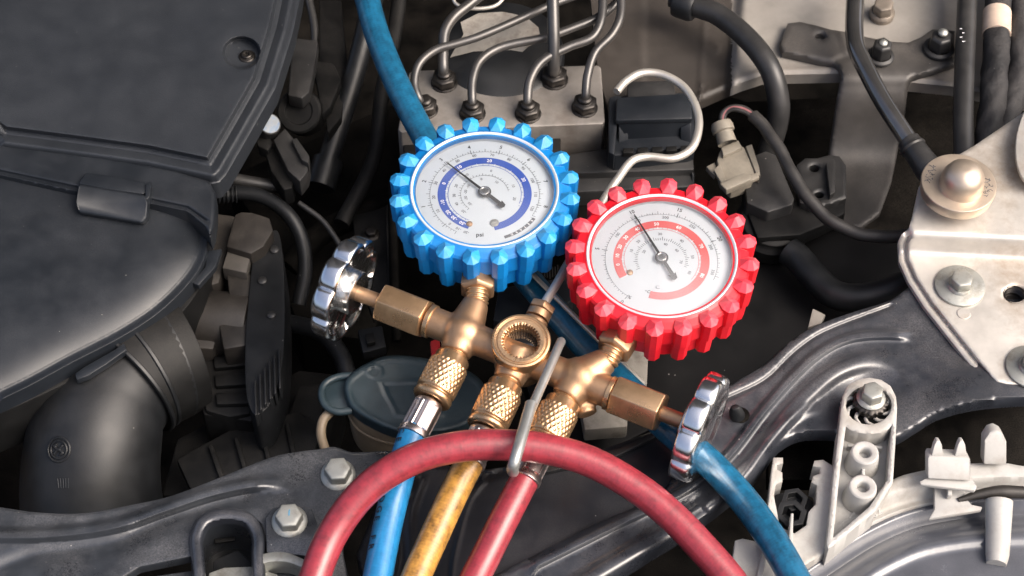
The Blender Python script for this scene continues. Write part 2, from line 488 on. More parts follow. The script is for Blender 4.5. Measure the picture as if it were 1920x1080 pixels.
LABELP = M('grimy_label', (.24, .225, .20), .6, bevel=0, dirt=(.12, .10, .085), dirt_a=.85, ds=75)
TAPE = M('beige_tape', (.55, .43, .34), .6, bevel=0, dirt=(.3, .2, .15), dirt_a=.4)
FOAM = M('coarse_foam_rubber', (.010, .010, .012), .7, var=.5, grain=.9, gs=500, dust=.35, specks=.12)
WIREB = M('wire_sheath', (.02, .019, .0185), .5, var=.3, dust=.3)
WIRER = M('pink_wire', (.22, .085, .09), .5, bevel=0)
SENSP = M('olive_grey_connector', (.20, .18, .145), .55, var=.3, dust=.4, dirt=(.07, .06, .045), dirt_a=.5)
H_BLUE = hose_mat('blue_hose_rubber', (.009, .105, .205), (.003, .024, .05), .30, .8)
H_BLUEF = hose_mat('clean_blue_hose_rubber', (.014, .165, .37), (.004, .055, .14), .28, .5)
H_RED = hose_mat('red_hose_rubber', (.28, .030, .043), (.085, .016, .021), .34, .7)
H_YEL = hose_mat('yellow_hose_rubber', (.46, .235, .05), (.09, .045, .012), .36, .95)
def glass_mat(name, haze, ds):
    m = bpy.data.materials.new(name); m.use_nodes = True; nt = m.node_tree; N = nt.nodes; L = nt.links
    N.remove(N['Principled BSDF']); out = N['Material Output']
    tr = N.new('ShaderNodeBsdfTransparent'); gl = N.new('ShaderNodeBsdfGlossy'); gl.inputs['Roughness'].default_value = .06
    df = N.new('ShaderNodeBsdfDiffuse'); df.inputs['Color'].default_value = (.85, .87, .9, 1)
    fr = N.new('ShaderNodeFresnel'); fr.inputs[0].default_value = 1.36
    m1 = N.new('ShaderNodeMixShader'); m2 = N.new('ShaderNodeMixShader')
    tc = N.new('ShaderNodeTexCoord'); n = N.new('ShaderNodeTexNoise'); n.inputs['Scale'].default_value = ds; n.inputs['Detail'].default_value = 5
    L.new(tc.outputs['Object'], n.inputs['Vector'])
    mr = N.new('ShaderNodeMapRange'); L.new(n.outputs[0], mr.inputs[0]); mr.inputs[1].default_value = .4; mr.inputs[2].default_value = .72; mr.inputs[3].default_value = haze * .1; mr.inputs[4].default_value = haze
    L.new(mr.outputs[0], m1.inputs[0]); L.new(tr.outputs[0], m1.inputs[1]); L.new(df.outputs[0], m1.inputs[2])
    L.new(fr.outputs[0], m2.inputs[0]); L.new(m1.outputs[0], m2.inputs[1]); L.new(gl.outputs[0], m2.inputs[2])
    L.new(m2.outputs[0], out.inputs[0]); return m
GLASS1 = glass_mat('scratched_clear_lens', .10, 22)
GLASS2 = glass_mat('glare_hazed_lens', .24, 14)  # stronger diffuse haze paints the whitish glare along with lens dirt
# ------------------------------------------------------------------ lettering (flat print or raised letters)
_gl = {}
def glyphs(txt):
    if txt not in _gl:
        cu = bpy.data.curves.new('t', 'FONT'); cu.body = txt; cu.align_x = 'CENTER'; cu.align_y = 'CENTER'; cu.resolution_u = 2; cu.offset = .018
        ob = bpy.data.objects.new('t', cu); sc.collection.objects.link(ob)
        me = ob.to_mesh()
        _gl[txt] = ([v.co.copy() for v in me.vertices], [tuple(p.vertices) for p in me.polygons])
        ob.to_mesh_clear(); bpy.data.objects.remove(ob); bpy.data.curves.remove(cu)
    return _gl[txt]
def text(bm, txt, c, ex, ey, size, mi=0):
    """flat letters centred at c, reading along ex with ey up"""
    vs_, fs = glyphs(txt)
    nv = [bm.verts.new(V(c) + V(ex) * (v.x * size) + V(ey) * (v.y * size)) for v in vs_]
    for f in fs:
        try: bm.faces.new([nv[i] for i in f]).material_index = mi
        except ValueError: pass
# ================================================================== manifold gauge set
UP = V((0, 0, 1))
def ang(a): return V((math.cos(R(a)), math.sin(R(a)), 0))
def ring_sector(bm, c, r0, r1, a0, a1, z, mi=0, n=None):
    n = n or max(4, int(abs(a1 - a0) / 4))
    A = [[bm.verts.new(c + ang(a0 + (a1 - a0) * i / n) * r + UP * z) for i in range(n + 1)] for r in (r0, r1)]
    for i in range(n): bm.faces.new((A[0][i], A[0][i + 1], A[1][i + 1], A[1][i])).material_index = mi
def tick(bm, c, a, r0, r1, w, z, mi=0):
    d = ang(a); t = V((-d.y, d.x, 0)) * w * .5
    bm.faces.new([bm.verts.new(c + d * r + t * s + UP * z) for r, s in ((r0, -1), (r1, -1), (r1, 1), (r0, 1))]).material_index = mi
def radial_text(bm, s, c, a, r, size, z, mi=0):
    d = ang(a); text(bm, s, c + d * r + UP * z, V((d.y, -d.x, 0)), d, size, mi)
SETROOT = P(977, 690, 60)
setr = thing('manifold_gauge_set', 'brass two-gauge manifold with blue and red pressure gauges and chrome handwheels', 'gauge set', SETROOT)
def gauge(c, tooth0, stem, mats, label):
    body, worn, glass, ink_band = mats  # worn: lighter rubber that paints sky sheen on the tooth tops
    boot = BM()
    lathe(boot, [(129, -6), (131, 1), (140, 2.5), (146, -1), (159, -5), (163, -10), (163, -48), (161.5, -51), (153, -53), (154, -56), (154, -97), (150, -102), (0, -102)], c, UP, 120, close=False)
    for k in range(20):
        a = tooth0 + 18 * k
        # teeth of the upper row: a six-sided pyramid on a pointed prism
        for (zt, zb, s, peak, ox) in ((1, -49, 1.0, 12, 0), (-52, -97, .96, 0, -7)):
            if zt < -40 and abs((a - stem + 180) % 360 - 180) < 12: continue
            d = ang(a); t = V((-d.y, d.x, 0))
            pl = [(143, -10), (143, 10), (158, 16), (171, 15), (179, 6), (179, -6), (171, -15), (158, -16)]
            pl = [((r + ox) if r > 150 else r, w * s) for r, w in pl]
            top = [boot.verts.new(c + d * r + t * w + UP * zt) for r, w in pl]
            bot = [boot.verts.new(c + d * (r - (2.5 if r > 150 else 0)) + t * w + UP * zb) for r, w in pl]
            n = len(pl)
            for i in range(n):
                j = (i + 1) % n
                boot.faces.new((top[i], top[j], bot[j], bot[i]))
            boot.faces.new(bot)
            if peak:
                pk = [boot.verts.new(c + d * (158 + q) + t * 0 + UP * (zt + peak)) for q in (1, 8)]
                # facets run from the rim of the tooth up to a short ridge
                for i in range(n):
                    j = (i + 1) % n
                    near = 0 if (pl[i][0] + pl[j][0]) / 2 < 160 else 1
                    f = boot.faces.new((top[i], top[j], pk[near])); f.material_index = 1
                for i in (2, 7):
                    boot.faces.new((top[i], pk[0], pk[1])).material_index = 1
            else:
                boot.faces.new(top[::-1])
    # socket for the stem
    g = part('gauge', boot, [body, worn], setr, sharp=6, label=label, at=c - UP * 102)
    b = BM(); lathe(b, [(139.5, 1), (139.5, 3), (138, 4), (136, 3.6), (133.5, 1), (130, -14)], c, UP, 96, close=False)
    part('bezel', b, BEZ, g)
    d = BM(); lathe(d, [(130, -16), (130, -14), (0, -14)], c, UP, 96, close=False)
    part('dial', d, DIAL, g)
    l = BM(); lathe(l, [(134, 0.8), (120, 2.2), (90, 3.6), (50, 4.6), (0, 5)], c, UP, 72, close=False)
    part('lens', l, glass, g, sharp=80)
    return g
def needle(g, c, a, tip, tail, zz=-6):
    b = BM(); d = ang(a); t = V((-d.y, d.x, 0))
    def poly(pl): prism(b, [c + d * x + t * y + UP * zz for x, y in pl], (0, 0, -1.2))
    poly([(tip, 0), (tip - 8, 1.1), (8, 2.6), (8, -2.6), (tip - 8, -1.1)])
    poly([(-8, 3.2), (-tail + 12, 3.8), (-tail + 14, 7.5), (-tail + 2, 5), (-tail, 0), (-tail + 2, -5), (-tail + 14, -7.5), (-tail + 12, -3.8), (-8, -3.2)])
    lathe(b, [(12.5, zz - 2), (12.5, zz + .3), (11, zz + 1.2), (0, zz + 1.2)], c, UP, 28, close=False)
    n = part('needle', b, NEEDLE, g)
    h = BM(); lathe(h, [(10, -13.5), (10, -4.4), (9.4, -2.6), (7.6, -2.0), (7.0, -3.4), (0, -3.0)], c, UP, 28, close=False)
    part('hub', h, STEEL, g)
def screws(g, lst):
    for (a, r, sz, m) in lst:
        b = BM(); q = g_c + ang(a) * r
        lathe(b, [(sz, -14), (sz, -12), (sz * .8, -11.2), (0, -11)], q, UP, 16, close=False)
        boxm_ = boxm(q + UP * -10.9, V((sz * .8, sz * .35, 0)), V((-.4, 1, 0)).normalized() * sz * .12, UP * .2, 0)
        merge(b, boxm_)
        part('dial_screw', b, m, g)
# ---- blue gauge
BC = P(908.5, 355, 190); g_c = BC
XF = Matrix.Translation(BC) @ Matrix.Scale(.972, 4) @ Matrix.Translation(-BC)
gb = gauge(BC, 82, 267, (BLUE, BLUE_LIT, GLASS1, INKB), 'blue rubber-booted pressure gauge')
pr = BM(); c = BC + UP * -14; Z = .5
ring_sector(pr, c, 73.5, 88.5, 250, -77, Z, 1); ring_sector(pr, c, 68.4, 69.4, 246, -20, Z, 1)
for i in range(0, 46):
    a = 240 - i * 6
    tick(pr, c, a, 103, 110 if i % 5 == 0 else 107, .8, Z)
for i in range(0, 92): tick(pr, c, 240 - i * 3, 103, 105.5, .5, Z)
ring_sector(pr, c, 102.6, 103.2, 240, -30, Z)
for k in range(0, 9): tick(pr, c, 225 - 30 * k, 100, 110, 1.1, Z)
for k in range(1, 9): radial_text(pr, str(k), c, 225 - 30 * k, 118, 11, Z)
for p in range(10, 121, 10): radial_text(pr, str(p), c, 226 - 2.06 * p, 95.5, 8.5, Z, 4)
radial_text(pr, '0', c, 228, 95.5, 8.5, Z, 4); radial_text(pr, '-10', c, 240, 95.5, 8, Z, 4); radial_text(pr, '-20', c, 250, 97, 8, Z, 4)
for s, a in (('20', 84), ('10', 127), ('0', 162), ('-10', 195), ('-20', 214), ('-30', 226), ('-50', 240), ('30', 25)): radial_text(pr, s, c, a, 80.5, 9.8, Z + .4, 2)
for i in range(0, 36): tick(pr, c, 246 - i * 6 if i < 15 else 156 - (i - 15) * 9, 69.4, 75 if i % 3 == 0 else 72.5, .8, Z + .3, 2 if i % 3 == 0 else 1)
for i in range(0, 30): tick(pr, c, 230 - i * 7.5, 45, 50 if i % 3 == 0 else 48, .8, Z)
ring_sector(pr, c, 44.6, 45.2, 230, 8, Z)
for s, a in (('-10', 128), ('0', 78), ('10', 20), ('20', 160), ('30', 184), ('40', 205), ('-20', 228), ('20', -12)): radial_text(pr, s, c, a, 57, 8, Z, 4)
for s, a in (('0', 100), ('10', 52), ('-10', 150), ('-20', 172), ('-30', 196), ('-50', 222)): radial_text(pr, s, c, a, 36, 7.5, Z, 4)
ring_sector(pr, c, 106, 112.5, -32, -70, Z, 3)
for i, w in enumerate('RETARD'): radial_text(pr, w, c, -36 - i * 5.2, 109, 6, Z + .3, 2)
text(pr, 'psi', c + V((-8, -97, Z)), V((1, 0, 0)), V((0, 1, 0)), 13)
part('dial_printing', pr, [INK, INKB, INKW, INKG, INKG], gb)
screws(gb, [(-111, 77, 6, BRASS), (-75, 72, 8.5, ZINC)])
needle(gb, BC, 135.5, 105, 52)
XF = None
# ---- red gauge
RC = P(1241, 479, 192); g_c = RC
XF = Matrix.Translation(RC) @ Matrix.Rotation(R(2.0), 4, 'X') @ Matrix.Scale(.962, 4) @ Matrix.Translation(-RC)
gr = gauge(RC, 83, 240, (RED, RED_LIT, GLASS2, INKR), 'red rubber-booted pressure gauge')
pr = BM(); c = RC + UP * -14
ring_sector(pr, c, 73, 89, 208, -108, Z, 1); ring_sector(pr, c, 68.6, 69.4, 208, -40, Z, 1)
for i in range(0, 46):
    a = 231 - i * 5.6
    tick(pr, c, a, 104, 111 if i % 5 == 0 else 108, .8, Z)
for i in range(0, 92): tick(pr, c, 231 - i * 2.8, 104, 106.5, .5, Z)
ring_sector(pr, c, 103.6, 104.2, 231, -26, Z)
for s, a in (('0', 231), ('5', 168), ('10', 115), ('15', 71), ('20', 23)): radial_text(pr, s, c, a, 120, 11, Z); tick(pr, c, a, 101, 112, 1.1, Z)
for s, a in (('100', 145), ('150', 115), ('200', 83), ('250', 51), ('300', 17), ('350', -17)): radial_text(pr, s, c, a, 97, 8.5, Z, 4)
for s, a in (('50', 94), ('60', 64), ('70', 22), ('80', -26), ('40', 121), ('30', 142), ('20', 159), ('10', 174), ('0', 188)): radial_text(pr, s, c, a, 81, 9.8, Z + .4, 2)
for i in range(0, 34): tick(pr, c, 208 - i * 7.2, 69.4, 75 if i % 4 == 0 else 72.5, .8, Z + .3, 2 if i % 4 == 0 else 1)
for i in range(0, 46): tick(pr, c, 205 - i * 5, 44, 52 if i % 4 == 0 else 49, .9, Z)
for s, a in (('30', 90), ('40', 47), ('50', 6), ('60', -30), ('20', 135), ('10', 160)): radial_text(pr, s, c, a, 58, 8, Z, 4)
for s, a in (('40', 75), ('60', 35), ('70', -8), ('30', 115), ('20', 150)): radial_text(pr, s, c, a, 36, 7.5, Z, 4)
text(pr, '\u00b0C', c + V((-28, -72, Z)), V((1, 0, 0)), V((0, 1, 0)), 9); text(pr, '%', c + V((-62, -84, Z)), V((.86, -.5, 0)), V((.5, .86, 0)), 10)
part('dial_printing', pr, [INK, INKR, INKW, INKG, INKG], gr)
screws(gr, [(206, 66, 6, BRASS), (262, 62, 4, BEZ)])
needle(gr, RC, 115.5, 112, 54)
XF = None
# ---- cast brass body: branches grown together
AX = (P(1195, 757, 100) - P(757, 583, 100)).normalized()
TL, TR_, TC = P(868, 626, 100), P(1086, 710, 100), P(973, 664, 96)
GCL, GCR = V((BC.x, BC.y, 118)), V((RC.x, RC.y, 120))
def gpt(c, a, r): return c + V((math.cos(R(a)), math.sin(R(a)), 0)) * r
SL, SR = gpt(GCL, 266, 196) - V((0, 0, 6)), gpt(GCR, 240, 196) - V((0, 0, 6))
# down-branch axes: port, hose end
PORTS = [(P(853, 664, 94), P(773, 817, 74)), (P(952, 716, 92), P(880, 868, 76)), (P(1060, 748, 94), P(983, 900, 76))]
def cone(bm, a, b, r0, r1, n=28):
    a, b = V(a), V(b); lathe(bm, [(r0, 0), (r1, (b - a).length)], a, b - a, n)
bodies = BM()
cone(bodies, P(800, 599, 100), P(1152, 740, 100), 28, 28)
for q in (TL, TR_): bmesh.ops.create_icosphere(bodies, subdivisions=3, radius=39, matrix=Matrix.Translation(q))
cone(bodies, TL, SL, 37, 23); cone(bodies, TR_, SR, 37, 23)
cone(bodies, TL, PORTS[0][0], 37, 27); cone(bodies, TR_, PORTS[2][0], 37, 27); cone(bodies, TC, PORTS[1][0], 37, 27)
SGA = V((0, -math.sin(R(9)), math.cos(R(9)))); SG = P(977, 638, 146)
cone(bodies, SG - SGA * 100, SG - SGA * 36, 46, 49); bmesh.ops.create_icosphere(bodies, subdivisions=3, radius=49, matrix=Matrix.Translation(SG - SGA * 84))
cone(bodies, TC, P(1006, 600, 104), 26, 23)
cone(bodies, P(1085, 730, 78), P(1101, 778, 66), 19, 19)
def grown(bm, vox=2.6, it=10):
    for v in bm.verts: v.co *= PX
    me = bpy.data.meshes.new('t'); bmesh.ops.recalc_face_normals(bm, faces=bm.faces[:]); bm.to_mesh(me); bm.free()
    ob = bpy.data.objects.new('t', me); sc.collection.objects.link(ob)
    rm = ob.modifiers.new('r', 'REMESH'); rm.mode = 'VOXEL'; rm.voxel_size = vox * PX
    s = ob.modifiers.new('s', 'SMOOTH'); s.iterations = it; s.factor = .6
    ev = ob.evaluated_get(bpy.context.evaluated_depsgraph_get())
    out = BM(); m2 = ev.to_mesh(); out.from_mesh(m2); ev.to_mesh_clear()
    bpy.data.objects.remove(ob); bpy.data.meshes.remove(me)
    for v in out.verts: v.co /= PX
    return out
part('valve_body', grown(bodies), BRASS, setr, sharp=60)
# threaded stems and gauge nuts
def threads(a, b, r, pitch=7):
    q = BM(); L_ = (V(b) - V(a)).length; pr_ = [(r * .9, 0)]
    k = max(2, int(L_ / pitch))
    for i in range(k):
        z = L_ * i / k; s = L_ / k
        pr_ += [(r * .9, z + s * .1), (r, z + s * .45), (r, z + s * .65), (r * .9, z + s * .95)]
    lathe(q, pr_, a, V(b) - V(a), 32); return q
for s, t, gc in ((SL, gpt(GCL, 266, 179), BC), (SR, gpt(GCR, 240, 179), RC)):
    part('threaded_stem', threads(s - (t - s).normalized() * 6, t + (t - s) * .3, 22), BRASSB, setr)
    inward = (V((gc.x, gc.y, t.z)) - t).normalized()
    q = BM(); lathe(q, [(28, 0), (34, 5), (34, 44), (30, 60)], t - inward * 2, inward, 6, ref=UP)
    part('gauge_nut', bev(q, 1.5), BRASS, setr)
# bonnets, spindles and handwheels
def wheel_bm(c, ax):
    q = BM()
    def lob(t, r, z):
        if r < 70: return r
        s = abs(math.sin(4.5 * t)); return r - (12 if r > 88 else 9) * (1 - s ** .55)
    lathe(q, [(36, 6), (80, 8), (88, 2), (90, 0), (92, -.5), (97, 0), (99, 2), (100, 6), (100, 24), (99, 30), (95, 35), (88, 37), (80, 35), (70, 31), (44, 29), (38, 33), (0, 34)], c, ax, 144, rf=lob, close=False)
    return q
for hexc, s_in, s_out, wc, sgn in ((P(757, 583, 100), P(806, 602, 100), P(690, 556, 100), P(661, 547, 100), -1), (P(1195, 757, 100), P(1146, 738, 100), P(1262, 783, 100), P(1294, 795, 100), 1)):
    d = AX * sgn
    q = BM(); L_ = 92
    lathe(q, [(30, -L_ / 2), (38, -L_ / 2 + 3), (38, L_ / 2 - 3), (33, L_ / 2)], hexc, d, 6, ref=-FWD); bev(q, 1.6)
    bn = part('bonnet_nut', q, BRASSB, setr)
    q = BM(); lathe(q, [(28, 0), (31, 1), (31, 9), (28.5, 10)], s_in - d * 6, d, 40); part('collar', q, BRASSB, setr)
    q = BM(); cone(q, hexc + d * 30, wc + d * 4, 14, 14); part('spindle', q, BRASS, setr)
    w = part('handwheel', wheel_bm(wc, d), CHROME, setr, sharp=50)
    q = BM(); lathe(q, [(38, -12), (41, -10), (42, 8), (44, 9)], wc, d, 48, close=False); lathe(q, [(38, -12), (13, -11)], wc, d, 48, close=False)
    part('hub', q, STEEL, w)
# sight glass
q = BM()
def serr(t, r, z): return r + (1.8 * (1 if math.sin(36 * t) > 0 else -1) if 30 < r < 33 else 0)
lathe(q, [(48, -34), (51, -30), (52.5, -4), (51, -1), (47, 0), (45, -2.5), (42.5, -2.5), (41.5, -.3), (34, -.3), (32, -2), (31.5, -13), (30.5, -13.5), (30, -28)], SG, SGA, 144, rf=serr, close=False)
sgp = part('sight_glass', q, BRASSB, setr, sharp=30)
q = BM(); lathe(q, [(30, -26), (20, -24), (0, -23)], SG, SGA, 40, close=False)
part('glass', q, M('dark_sight_glass', (.008, .008, .009), .10, coat=.8, dirt=(.05, .03, .018), dirt_a=.5, ds=45, bevel=0), sgp)
# top port, its nut and the hanging hook
tp = P(1014, 582, 108); td = (P(1030, 548, 112) - P(1006, 600, 104)).normalized()
q = BM(); lathe(q, [(22, -18), (22, -4), (18, -2)], tp, td, 28); part('port_stub', q, BRASS, setr)
q = BM(); lathe(q, [(24, -2), (25, 0), (25, 9), (22, 12), (9, 13)], tp, td, 6, ref=-FWD); part('port_nut', bev(q, 1), BRASS, setr)
hk = cm([P(1020, 570, 112), P(1045, 530, 108), P(1064, 496, 96), P(1098, 440, 70), P(1135, 370, 60), P(1158, 336, 62), P(1186, 301, 64), P(1215, 294, 64), P(1262, 297, 64), P(1296, 279, 64), P(1310, 240, 64), P(1306, 204, 64), P(1283, 164, 64), P(1243, 140, 64), P(1203, 137, 64), P(1174, 152, 64), P(1156, 172, 64)], 8)
q = BM(); tube(q, hk, 8.2, 16); part('hanging_hook', q, STEELW, setr)
# ================================================================== service hoses
def knurl(t, s_, R0, L_):
    x = 22 * t / (2 * math.pi); y = s_ / 8.5
    def tri(v): v = v % 1.0; return 1 - abs(2 * v - 1)
    return R0 + 2.6 * (max(tri(x * 1 + y * .55), tri(x - y * .55)) - .75)
def hose(port, path, mat, label, ft=1.0, name='service_hose'):
    a, b = port; d = (b - a).normalized(); root = thing(name, label, 'hose', path[-1], 'service hoses on the manifold ports')
    part('threaded_port', threads(a - d * 12, a + d * 10, 25, 8), BRASSB, setr)
    q = BM(); c0 = a + d * 6; L_ = 98
    lathe(q, [(24, 0), (30, 1), (31.5, 4), (31.5, 16), (33, 18)], c0, d, 48, close=True)
    n, m = 176, 40; rows = []
    _, e1, e2 = frame(d)
    for i in range(m + 1):
        z = 18 + 58 * i / m
        fade = min(1, i / 2.5, (m - i) / 2.5)
        rows.append([q.verts.new(c0 + d * z + (e1 * math.cos(2 * math.pi * k / n) + e2 * math.sin(2 * math.pi * k / n)) * (34.5 + (knurl(2 * math.pi * k / n, z, 35.6, L_) - 34.5) * fade)) for k in range(n)])
    for i in range(m):
        for k in range(n): q.faces.new((rows[i][k], rows[i][(k + 1) % n], rows[i + 1][(k + 1) % n], rows[i + 1][k]))
    lathe(q, [(34.5, 76), (31, 78), (31, 80), (35, 82), (36, 85), (35.5, 91), (32, 94), (19, 95), (17, 92)], c0, d, 64, close=False)
    part('coupling_nut', q, BRASSB, root, sharp=70)
    q = BM(); f0 = c0 + d * 92
    fl = (b - f0).length
    def flute(t, r, z): return r * (1 - .075 * (math.cos(8 * t) > .25)) if 14 < z < fl - 12 and r > 24 else r
    lathe(q, [(14, -6), (15, 3), (24, 6), (26, 9), (26.5, 14), (26.5, 14.5), (26.5, fl - 12.5), (26.5, fl - 12), (28, fl - 9), (28.5, fl), (26, fl + 1.5), (20, fl)], f0, d, 96, rf=flute, close=False)
    part('ferrule', q, FERR, root, sharp=30)
    q = BM(); tube(q, cm([b - d * 14, b] + path, 10), 25.2, 28)
    part('rubber_tube', q, mat, root, sharp=80)
    return root
hb = hose(PORTS[0], [P(752, 884, 66), P(728, 980, 50), P(708, 1082, 40), P(690, 1180, 34)], H_BLUEF, 'blue hose running from the left manifold port down past the red loop')
hy = hose(PORTS[1], [P(851, 925, 64), P(813, 1008, 50), P(780, 1082, 42), P(745, 1170, 36)], H_YEL, 'yellow hose running from the middle manifold port')
hr = hose(PORTS[2], [P(948, 968, 66), P(915, 1035, 50), P(890, 1085, 42), P(850, 1165, 36)], H_RED, 'short straight red hose running from the right manifold port')
# lettering along the blue hose
q = BM(); d_ = (PORTS[0][1] - PORTS[0][0]).normalized(); pth = cm([PORTS[0][1] - d_ * 14, PORTS[0][1], P(752, 884, 66), P(728, 980, 50), P(708, 1082, 40), P(690, 1180, 34)], 40)
nrm = V((-.70, -.25, .68)).normalized(); k = 0; acc = 0
txt = 'CE FBRIDGE FR'
for i in range(1, len(pth)):
    acc += (pth[i] - pth[i - 1]).length
    if acc > 16.5 and k < len(txt):
        acc = 0; t = (pth[i] - pth[i - 1]).normalized(); nn = (nrm - t * nrm.dot(t)).normalized()
        if txt[k] != ' ': text(q, txt[k], pth[i] + nn * 26.3, t, nn.cross(t), 18)
        k += 1
part('printed_lettering', q, INK, hb)
# red hose looped over the others
lp = cm([P(560, 1190, 40), P(590, 1082, 60), P(627, 995, 84), P(690, 915, 120), P(772, 862, 146), P(858, 838, 154), P(943, 834, 150), P(1027, 842, 142), P(1112, 868, 128), P(1200, 919, 108), P(1262, 970, 92), P(1318, 1028, 76), P(1370, 1088, 60), P(1420, 1160, 44)], 10)
q = BM(); tube(q, lp, 26.5, 32)
solo('looped_hose', q, H_RED, 'dark red hose arching over the other hoses and caught by the grey hook', 'hose', sharp=80)
# long blue hose behind the gauges
lp = cm([P(668, -90, 60), P(687, -8, 58), P(706, 62, 54), P(742, 152, 46), P(792, 250, 34), P(850, 345, 20), P(930, 450, 8), P(1010, 548, 4), P(1090, 640, 6), P(1170, 722, 22), P(1252, 803, 32), P(1330, 868, 34), P(1395, 938, 40), P(1448, 1012, 52), P(1490, 1085, 56), P(1540, 1180, 50)], 10)
q = BM(); tube(q, lp, 26, 32)
solo('long_hose', q, H_BLUE, 'long blue hose passing behind both gauges to the lower right beside the headlamp', 'hose', sharp=80)
# grey hook over the red loop
q = BM()
hp = cm([P(1052, 640, 132), P(1046, 653, 146), P(1030, 690, 160), P(1010, 735, 172), P(993, 775, 184)], 6)
tube(q, hp, 8.2, 18)
h2 = cm([P(996, 757, 183), P(985, 795, 190), P(972, 840, 196), P(964, 868, 190), P(961, 880, 172), P(962, 884, 150)], 8)
tube(q, h2, 10, 18)
solo('hose_hook', q, GALV, 'bent grey plated steel hook holding the red hose loop', 'hook', sharp=60)
# ================================================================== engine bay shell
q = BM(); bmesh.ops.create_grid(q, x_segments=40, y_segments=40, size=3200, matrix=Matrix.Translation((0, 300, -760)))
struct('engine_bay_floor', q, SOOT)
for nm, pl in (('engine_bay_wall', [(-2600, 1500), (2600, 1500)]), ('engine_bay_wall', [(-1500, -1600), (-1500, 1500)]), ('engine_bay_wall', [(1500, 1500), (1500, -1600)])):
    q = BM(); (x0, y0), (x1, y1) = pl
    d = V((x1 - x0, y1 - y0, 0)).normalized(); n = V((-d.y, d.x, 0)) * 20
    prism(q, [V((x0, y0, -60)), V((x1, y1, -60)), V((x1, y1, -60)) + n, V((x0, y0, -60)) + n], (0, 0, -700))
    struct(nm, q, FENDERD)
# ---- unseen raised bonnet added to block sky and darken reflections, hinged beyond the picture
BONNET = M('shading_bonnet_grey', (.25, .255, .265), .5)  # neutral grey set for the tint it reflects into the black parts
bn_t = thing('shading_bonnet', 'unseen raised car bonnet added to shade the engine bay', 'bonnet', V((0, 3000, 60)))
bx, by, bz = V((1, 0, 0)), V((0, -math.cos(R(56)), math.sin(R(56)))), V((0, math.sin(R(56)), math.cos(R(56))))
b0 = V((0, 3000, 60))
q = BM(); prism(q, [b0 + bx * -2700, b0 + bx * 2700, b0 + bx * 2500 + by * 3300, b0 + bx * 1900 + by * 3750, b0 + bx * -1900 + by * 3750, b0 + bx * -2500 + by * 3300], bz * 60)
part('skin', bev(q, 20), FENDER, bn_t)
for x0, x1 in ((-2300, -500), (-300, 300), (500, 2300)):
    q = BM(); prism(q, [b0 + bx * x0 + by * 300, b0 + bx * x1 + by * 300, b0 + bx * x1 * .86 + by * 3300, b0 + bx * x0 * .86 + by * 3300], -bz * 50)
    part('inner_panel', bev(q, 30), BONNET, bn_t)
# ---- lumps of machinery down in the dark
def lump(name, pts, h, th, mat, label, cat, b=6):
    return solo(name, slab(pts, h, th, b), mat, label, cat)
lump('transmission_casing', [(330, 820), (430, 770), (560, 690), (640, 700), (600, 830), (520, 880), (420, 930), (300, 930)], -330, 200, DARKP, 'sooty casing deep between the intake duct and the washer neck', 'engine part', 14)
lump('engine_block', [(420, 330), (760, 180), (760, 420), (700, 640), (560, 620), (480, 420)], -480, 200, SOOT, 'black oily engine casing deep behind the chrome left handwheel', 'engine part', 20)
# ================================================================== engine cover, upper left
co = [(572, -60), (562, 0), (549, 62), (517, 165), (470, 248), (424, 328), (411, 342), (397, 345), (330, 331), (272, 319), (140, 301), (0, 283), (-80, 274), (-80, -60)]
CS = (453, 99)
def cover_h(Q, de):
    # distance only to the visible right and lower edges
    d = dseg(Q, co[:13])
    h = np.where(d < 18, -24 * (1 - sm(d / 18)) , 0.0)
    h += -3.5 * (sm((d - 19) / 8)) - 3 * np.exp(-((d - 32) / 3.0) ** 2)
    h += 20 * sm((d - 41) / 7)
    r = np.hypot(Q[:, 0] - CS[0], (Q[:, 1] - CS[1]) / .85)
    k = 1 - sm((r - 31) / 5)
    kk = k * sm((d - 33) / 3)
    h = h * (1 - kk) + (-6) * kk
    return 52 + h
cov_e = co[1:12]
circ = [(CS[0] + 33.5 * math.cos(t * .1745), CS[1] + 28.5 * math.sin(t * .1745)) for t in range(37)]
q = sheet(co, cover_h, th=46, step=5, feats=[(cov_e, (-19, -22, -27, -29, -32, -35, -41, -44, -47, -50, -53, 18, 19, 22, 27, 29, 32, 35, 41, 44, 47, 50, 53, -3, -9, 3, 9, 14, -14)), (circ, (-3, -1, 0, 1, 3))])
cover = thing('engine_cover', 'large black grained plastic engine cover filling the upper left corner', 'engine cover', P(250, 160, 10))
paint(q, cov_e, 30, 35.5, 1)
part('cover_shell', q, [COVER, COVERD], cover, sharp=50)
scr = P(463, 106, 46)
q = BM(); lathe(q, [(17, -4), (17, 1), (15, 3), (11, 3.5), (11, 7), (9, 8.5), (5, 8), (4.5, 3), (0, 3)], scr, UP, 28, rf=lambda t, r, z: r + (0.8 * math.cos(6 * t) if r < 5.2 else 0), close=False)
part('torx_screw', q, NUT, cover)
